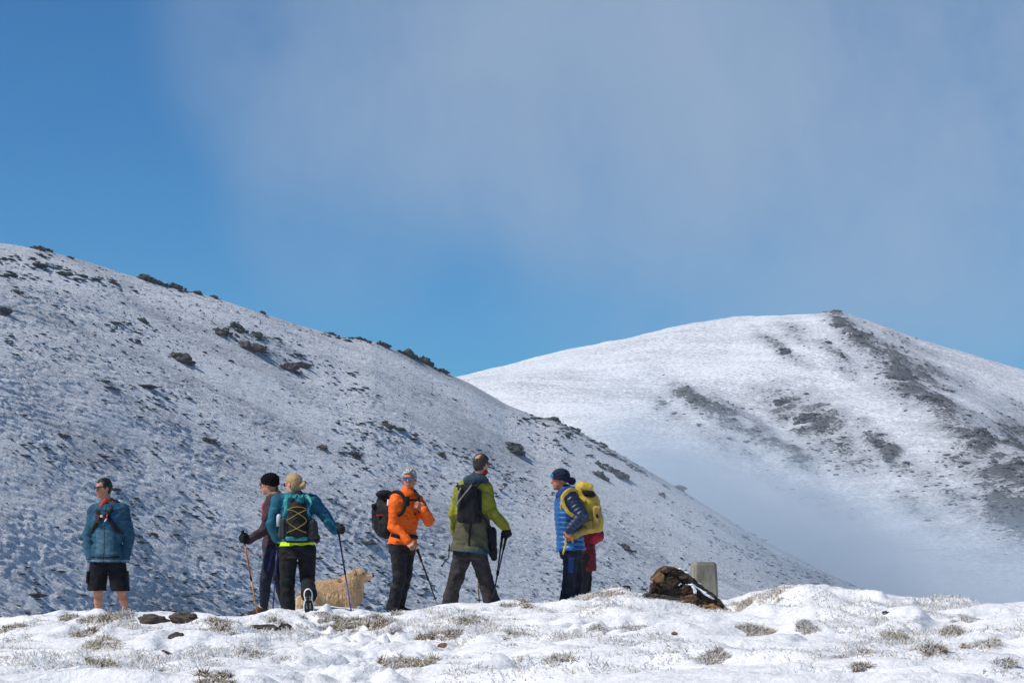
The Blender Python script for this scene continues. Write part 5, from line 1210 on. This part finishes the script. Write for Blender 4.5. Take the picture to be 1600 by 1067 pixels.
def blades(P_,ln,wd,lean,mi,g,crystal=0.0):
    n=len(P_);az=g.uniform(0,2*math.pi,n);d_=np.stack([np.cos(az)*lean,np.sin(az)*lean,np.ones(n)],1);d_/=np.linalg.norm(d_,axis=1)[:,None]
    s2=np.stack([np.cos(g.uniform(0,6.28,n)),.6*np.sin(g.uniform(0,6.28,n)),0*az],1);s2/=np.linalg.norm(s2,axis=1)[:,None]
    b_=P_-V3(0,0,.01);m1=b_+d_*ln[:,None]*.55+s2*0;dr=d_+np.stack([np.cos(az),np.sin(az),0*az],1)*.35*lean[:,None];t_=m1+dr*ln[:,None]*.5
    V=np.stack([b_-s2*wd[:,None]*.8,b_+s2*wd[:,None]*.8,m1+s2*wd[:,None],m1-s2*wd[:,None],t_+s2*wd[:,None]*.45,t_-s2*wd[:,None]*.45],1).reshape(-1,3)
    o=np.arange(n)*6;Q=np.concatenate([np.stack([o,o+1,o+2,o+3],1),np.stack([o+3,o+2,o+4,o+5],1)]);return V,Q,np.concatenate([mi,mi]),t_,d_,s2
def clump(cx,cy,rx,ry,n,hgt,mix,g,up=0):
    """blade field over an elliptical patch; mix = share of each material"""
    r=np.sqrt(g.random(n));a=g.uniform(0,6.28,n);x=cx+rx*r*np.cos(a);y=cy+ry*r*np.sin(a)
    z=ground(x,y,False);mi=g.choice(5,n,p=np.array(mix)/sum(mix));ln=hgt*.72*g.uniform(.35,1.1,n)*(1-.55*r**2);ln*=np.where(mi==0,1.05,1)
    wd=np.where(mi==0,g.uniform(.003,.0065,n),g.uniform(.002,.004,n));lean=g.uniform(.2,1.9,n)
    A=blades(np.stack([x,y,z],1),ln,wd,lean,mi,g)
    # rime tufts on the tips
    k=g.random(n)<.3;tp=A[3][k];m=len(tp)
    e=blades(tp+g.normal(0,.004,(m,3))+V3(0,0,.006),g.uniform(.008,.02,m),g.uniform(.003,.006,m),g.uniform(.5,2.5,m),np.zeros(m,int),g)
    return (A[0],A[1],A[2]),(e[0],e[1],e[2])
def build(name,cl,label,cat,base,kind=None,group=None):
    V=[];Q=[];M=[];o=0
    for pr in cl:
        for (v,q_,m) in pr: V.append(v);Q.append(q_+o);M.append(m);o+=len(v)
    ob=add(name,np.concatenate(V),np.concatenate(Q),MATL,base=base,mi=np.concatenate(M));tag(ob,label,cat,group,kind);return ob
OLM=(.08,.14,.58,.20,0);BRM=(.10,.27,.13,.50,0);TANM=(.30,.48,.10,.12,0);GRM=(.45,.22,.08,.17,.08);WHM=(.72,.2,.0,.02,.06)
big=[(105,966,34,OLM,'olive heath tuft at the left foot of the man in shorts'),(135,973,24,OLM,'dark green tuft in the snow below the shorts-wearing man\'s left leg'),(168,966,34,BRM,'brown frosted heath tuft between the feet of the man in shorts'),(196,970,34,GRM,'grey frosted tuft just left of the broad grey-brown stone'),
 (22,980,40,OLM,'low olive tuft at the far left edge of the crest'),(138,990,34,BRM,'brown tuft in the snow, halfway from the man in shorts to the bottom edge'),(150,1013,54,TANM,'long straw-coloured tuft below the man in shorts'),(165,1040,36,OLM,'olive tuft low at the left, above the bottom edge'),
 (340,1064,44,OLM,'thick olive tuft at the bottom edge, left of the footprints'),(345,977,46,BRM,'flat brown tuft between the dark slab and the long flat slab'),(432,972,48,OLM,'olive tuft under the boots of the two women'),(530,974,66,(.2,.12,.55,.1,.03),'dark green heath patch under the dog'),(578,967,44,OLM,'olive frosted tuft right of the dog, at the tip of the blue pole'),
 (592,978,42,BRM,'brown heath strip below the olive tuft right of the dog'),(620,962,26,(.15,.3,.2,.35,0),'ochre grass under the boots of the man in orange'),(642,1038,52,(.2,.4,.25,.15,0),'tall straw tuft near the bottom, right of the footprints'),(672,992,26,BRM,'small brown tuft below the black slanting pole'),(706,990,26,BRM,'brown tuft in the snow below the man in lime sleeves'),
 (735,968,54,OLM,'wide olive-white tuft under the feet of the man in lime sleeves'),(812,943,36,BRM,'brown tuft on the crest between the lime-sleeved man and the blue-jacket man'),(925,932,66,(.3,.35,.2,.15,0),'long straw heath ridge right of the blue-jacket man\'s boots'),(802,992,26,GRM,'grey frosted bush in the snow, below the gap between the two men at right'),
 (938,984,22,GRM,'small grey frosted tuft under the straw heath ridge'),(982,982,44,GRM,'round grey frosted bush below the rock pile'),(1165,942,44,TANM,'tan frosted tuft right of the rock pile'),(1208,926,56,(.4,.35,.1,.15,0),'tan heath crown on the highest snow mound at right'),(1172,984,46,TANM,'straw tuft in the snow below the right-hand mound'),(1258,980,34,GRM,'grey tuft below the top snow mound at right'),
 (1392,990,38,TANM,'frosted tuft in the snow under the small dark stone at right'),(1450,1016,34,BRM,'rusty brown tuft low in the snow at far right'),(1507,966,30,GRM,'dark frosted tuft near the crest at far right'),(1540,1008,42,GRM,'bushy grey tuft at far right, halfway down the snow'),(1576,1038,24,GRM,'dark twiggy tuft near the lower right corner'),(1495,986,34,TANM,'pale straw tuft at far right under the crest'),
 (872,1032,32,TANM,'straw tuft near the bottom, below the blue-jacket man'),(1105,1034,56,GRM,'wide grey frosted patch near the bottom, below the rock pile'),(1318,1030,56,GRM,'wide frosted bush near the bottom at right'),(1345,1046,16,BRM,'tiny rusty tuft near the bottom at right'),(618,987,10,GRM,'thin dark twig standing in the snow below the man in orange'),(390,1022,36,GRM,'grey frosted twigs left of the footprint trail')]
for i,(px,py,w,mx,lab) in enumerate(big):
    g=np.random.default_rng(100+i);c=hit(px,py);s_=c[1]/F;rx=w*s_*.55
    cl=[clump(c[0],c[1],rx*.62,rx*.9,int(260*max(.4,w/40)),.075 if w>20 else .06,mx,g)]
    for _ in range(int(7+w/8)):
        mx2=np.array(mx)*g.uniform(.3,1.7,5)+.01;k2=g.uniform(.16,.42)
        cl.append(clump(c[0]+g.normal(0,.62)*rx,c[1]+g.normal(0,.75)*rx,rx*k2*1.3,rx*k2,int(60+300*k2),g.uniform(.04,.11),mx2,g))
    build('heath_tuft',cl,lab,'tuft',c,None,'heath tufts poking through the snow')
# everything else: uncountable rime grass
g=np.random.default_rng(77);n=330000
y=13.5+ (28.3-13.5)*g.random(n)**.8;x=g.uniform(-1,1,n)*(y*.235+.3)
msk=fbm(x/1.1+5,y/1.5,0,4,91)+.35*fbm(x/.25,y/.3,0,2,92)+.16*ss(0,4,x)
pc=np.interp(y,[10,14,17,20,23,26],[-1.6,-1.05,-.9,-1.15,-1.75,-2.3]);pathm=ss(.8,.4,np.abs(x-pc)/.8)
k=(msk-.5*pathm+.10*ss(26,27.5,y))>.0+.18*g.random(n);x=x[k];y=y[k];mm=msk[k]
z=ground(x,y,False);n=len(x);mi=g.choice(5,n,p=[.60,.24,.06,.08,.02]);ln=g.uniform(.010,.040,n)*(.6+2.2*np.clip(mm-.1,0,.6))
A=blades(np.stack([x,y,z],1),ln,np.where(mi==0,g.uniform(.003,.0075,n),g.uniform(.0018,.0035,n)),g.uniform(.2,2.0,n),mi,g)
kk=g.random(n)<.5;tp=A[3][kk];m=len(tp);e=blades(tp,g.uniform(.006,.015,m),g.uniform(.003,.006,m),g.uniform(.5,2.5,m),np.zeros(m,int),g)
build('frosted_grass',[[(A[0],A[1],A[2]),(e[0],e[1],e[2])]],'short rime-covered grass spread over the foreground snow',None,V3(0,20,0),'stuff')
# ---------- scrub and rocks on the slopes ----------
SC=mat('dark_scrub','#4a4f4c','#2b2f2f',3,.95,.8,6,.1,bdist=.1);SR=mat('slope_rock','#565350','#32302f',2,.9,.8,5,.15,bdist=.1);FRr=mat('frosted_scrub','#8a9096','#565c60',4,.95,.8,6,.1,bdist=.1)
temps=[rock((1,1,.55),s_,1,.7,True,4) for s_ in range(6)]
g=np.random.default_rng(11)
iu=g.integers(100,1310,22000);iv=g.integers(1,NV-12,22000)
pos=HP[iu,iv];cl=fbm(HU[iu,iv]/22*1.2,HVm[iu,iv]/9,0,3,40)+.25*fbm(HU[iu,iv]/6,HVm[iu,iv]/3,0,2,43)+.25*ss(8,0,HVm[iu,iv])*ss(340,400,pos[:,1])
k=cl+g.normal(0,.12,len(cl))>.24;kk_=k;pos=pos[k];n=len(pos);sz=g.lognormal(-1.95,.5,n)*(1+1.2*np.clip(cl[k],0,.5)*ss(30,0,HVm[iu,iv][k]))
V,Fx=merge_templates(temps,pos,np.stack([sz*2.2,sz,sz*.6],1),g.normal(1.05,.3,n))
o=add('slope_scrub',V,Fx,SC,base=V3(0,300,0),smooth=False);tag(o,'low dark scrub and small stones scattered over the near snowy slope',None,None,'stuff')
def far_pt(p):
    i=int(np.clip(round((p[0]-gx[0])/1.35),0,len(gx)-1));j=int(np.clip(round((p[1]-gy[0])/1.35),0,len(gy)-1));return Pf[i,j]
def bush(px,py,wpx,hpx,lab,seed,m=SC,name='juniper_patch',cat='shrub',grp='shrub patches along the snowy hillside',parts=None,where=None,sink=.25):
    c=(where or on_hill)(px,py);s_=c[1]/F;w=wpx*s_/2;hh=hpx*s_;g=np.random.default_rng(seed);n=parts or max(6,int(wpx/1.8))
    L_=[]
    for i in range(n):
        t=np.clip(g.normal(0,.5 if where is None and wpx>20 else .33),-1,1);r=hh*g.choice([.22,.35,.5,.8])*g.uniform(.8,1.1)*(1-.45*abs(t));V,Fx=rock((r*g.uniform(.9,1.7),r*1.1,r*g.uniform(.6,1)),seed*50+i,2,.8,True,5)
        q_=on_hill(px+t*wpx/2,py+t*slopepx(px)*wpx/2+(g.uniform(-.1,.5) if py>ridge_y(px)+14 else 0)*hpx) if where is None else far_pt(c+V3(t*w,g.uniform(-1,1)*w*.3,0))
        L_.append((V+q_+V3(0,g.uniform(-.5,.5),r*.25-sink*r),Fx))
    V,Fx,_=join(L_);o=add(name,V,Fx,m,base=c,smooth=False);tag(o,lab,cat,grp);return o
def ridge_y(px): return float(np.interp(px,[q[0] for q in ridge],[q[1] for q in ridge]))
def slopepx(px): return float(np.interp(px,[0,200,400,700,1000],[.22,.3,.36,.4,.5]))
for i,(a,b,w,h,l) in enumerate([(66,387,30,8,'dark juniper patch on the ridge line near the top left corner of the hill'),(110,403,18,5,'thin dark shrub on the ridge right of the first juniper patch'),
 (240,437,44,15,'largest dark shrub cluster standing on the left ridge line'),(275,446,28,12,'shrub at the right end of the large ridge cluster'),(311,455,17,7,'small square shrub on the ridge right of the large cluster'),(338,463,18,6,'low shrub on the ridge, second after the large cluster'),(412,487,9,7,'single small round shrub alone on the ridge skyline'),
 (566,531,30,6,'dark frosted shrubs where the left ridge flattens'),(600,536,28,8,'shrub clump on the ridge just before it steepens'),(640,553,34,12,'ragged shrubs on the steepening ridge'),(664,567,30,11,'dark shrubs halfway down the steep ridge'),(690,580,24,8,'last shrub clump on the ridge before the notch of sky'),(520,522,22,5,'small frosted shrub on the mid ridge line'),
 (870,641,24,9,'shrub crowning the spur right of the notch'),(905,662,18,7,'little shrub on the spur above the drifting mist'),(945,690,20,7,'low shrub on the spur beside the mist')]): bush(a,b,w,h,l,200+i)
for i,(a,b,w,h,l) in enumerate([(225,500,22,8,'dark rock on the slope below the large ridge cluster'),(282,558,34,15,'pair of dark boulders trailing a drift shadow on the left slope'),(213,533,14,6,'small boulder left of the paired boulders'),(368,511,28,10,'upper shrubs of the big dark patch on the slope'),(352,520,36,12,'frosted left part of the big dark patch on the slope'),(392,540,38,14,'middle of the big dark patch on the slope'),(400,522,30,9,'right part of the big dark patch on the slope'),(455,575,30,12,'shrubs below the big dark patch'),(475,570,24,10,'rocks right of the shrubs below the big dark patch'),
 (5,487,14,14,'dark boulder cut by the left edge of the photo'),(28,455,22,6,'thin dark rock streak near the left edge'),(325,686,34,8,'long flat dark rock lying slanting on the middle slope'),(98,680,34,7,'rock streak on the slope above the man in shorts'),(605,663,22,9,'brown rocks on the slope above the man in orange'),(690,710,18,7,'flat rock on the slope left of the lime-sleeved man\'s head'),(805,700,22,14,'brown boulder on the slope above the lime-sleeved man'),(503,699,18,8,'dark stone on the slope above the women'),(555,710,22,7,'scrubby rock on the slope left of the orange man'),
 (950,730,34,10,'dark shrubs on the slope above the yellow rucksack'),(935,740,24,10,'shrub close above the yellow rucksack'),(968,742,26,9,'rock group right above the yellow rucksack'),(1062,764,20,8,'small dark rock on the right part of the near slope'),(1034,771,16,8,'rock left of the small dark one, on the right part of the near slope'),(978,855,26,8,'dark rock on the slope above the low rust-dark stone'),(240,835,18,7,'rock low on the slope between the man in shorts and the women')]): bush(a,b,w,h,l,300+i,SR if i%3 else SC,'slope_boulder','rock','rocks scattered on the near slope')
temps0=[rock((1,1,.6),s_+20,1,.6,True,3) for s_ in range(4)]
g=np.random.default_rng(12);iu=g.integers(100,1350,9000);iv=g.integers(1,NV-8,9000)
cl=fbm(HU[iu,iv]/30,HVm[iu,iv]/18,0,2,60);k=cl+g.normal(0,.25,len(cl))>.0;pos=HP[iu,iv][k];n=len(pos);sz=g.lognormal(-2.35,.45,n)
V,Fx=merge_templates(temps0,pos,np.stack([sz*1.8,sz,sz*.9],1),g.normal(1.05,.4,n))
o=add('slope_grass',V,Fx,SC,base=V3(0,300,0),smooth=False);tag(o,'tiny grass tussocks dotted all over the near snowy slope',None,None,'stuff')
# far mountain crags
gi=np.arange(0,X_far.shape[0]);
def on_far(px,py):
    d_=direction(px,py);c=V3(0,0,CAMZ);Q=Pf-c;t=Q@d_;e=np.linalg.norm(Q-t[...,None]*d_,axis=-1);e=np.where(Pf[...,1]>0,e,1e9)+.0;i=np.unravel_index((e+.01*t).argmin(),e.shape);return Pf[i]
prob=rk_far.ravel();k=np.where(g.random(len(prob))<np.clip(prob-.08,0,1)**1.2*.6)[0];k=k[(Pf.reshape(-1,3)[k,1]<880)]
pos=Pf.reshape(-1,3)[k];n=len(pos);sz=g.lognormal(-1.15,.45,n)
V,Fx=merge_templates(temps,pos,np.stack([sz*1.6,sz*1.2,sz*.8],1),g.uniform(0,6.28,n))
o=add('mountain_scree',V,Fx,mat('far_rock','#66696c','#44474b',1.2,.95,.6,3,.1,bdist=.2),base=V3(100,780,0),smooth=False);tag(o,'dark broken rocks scattered over the far snowy mountain',None,None,'stuff')
FRK=MATS['far_rock']
for i,(a,b,w,h,l) in enumerate([(1312,507,40,7,'dark crag crowning the summit of the far mountain'),(1338,524,24,8,'stepped crag just right of the far summit'),(1228,547,34,6,'short dark rock band below the far summit, left side'),(1222,628,48,16,'upper left rocks of the central crag on the far mountain'),(1262,655,54,20,'main mass of the central crag on the far mountain'),(1085,624,46,10,'dark cap of the lower spur on the far mountain'),
  (1370,690,40,13,'rock band right of the central crag on the far mountain'),(1400,590,50,18,'dark rocks on the spine descending from the far summit'),(1445,622,44,16,'lower rocks on the spine descending from the far summit'),(1535,680,50,16,'dark cliff near the right edge of the far mountain')]):
    bush(a,b,w,max(h*.4,4),l,500+i,FRK,'mountain_crag','crag','crags on the far mountain',max(40,int(w*1.6)),on_far,.5)
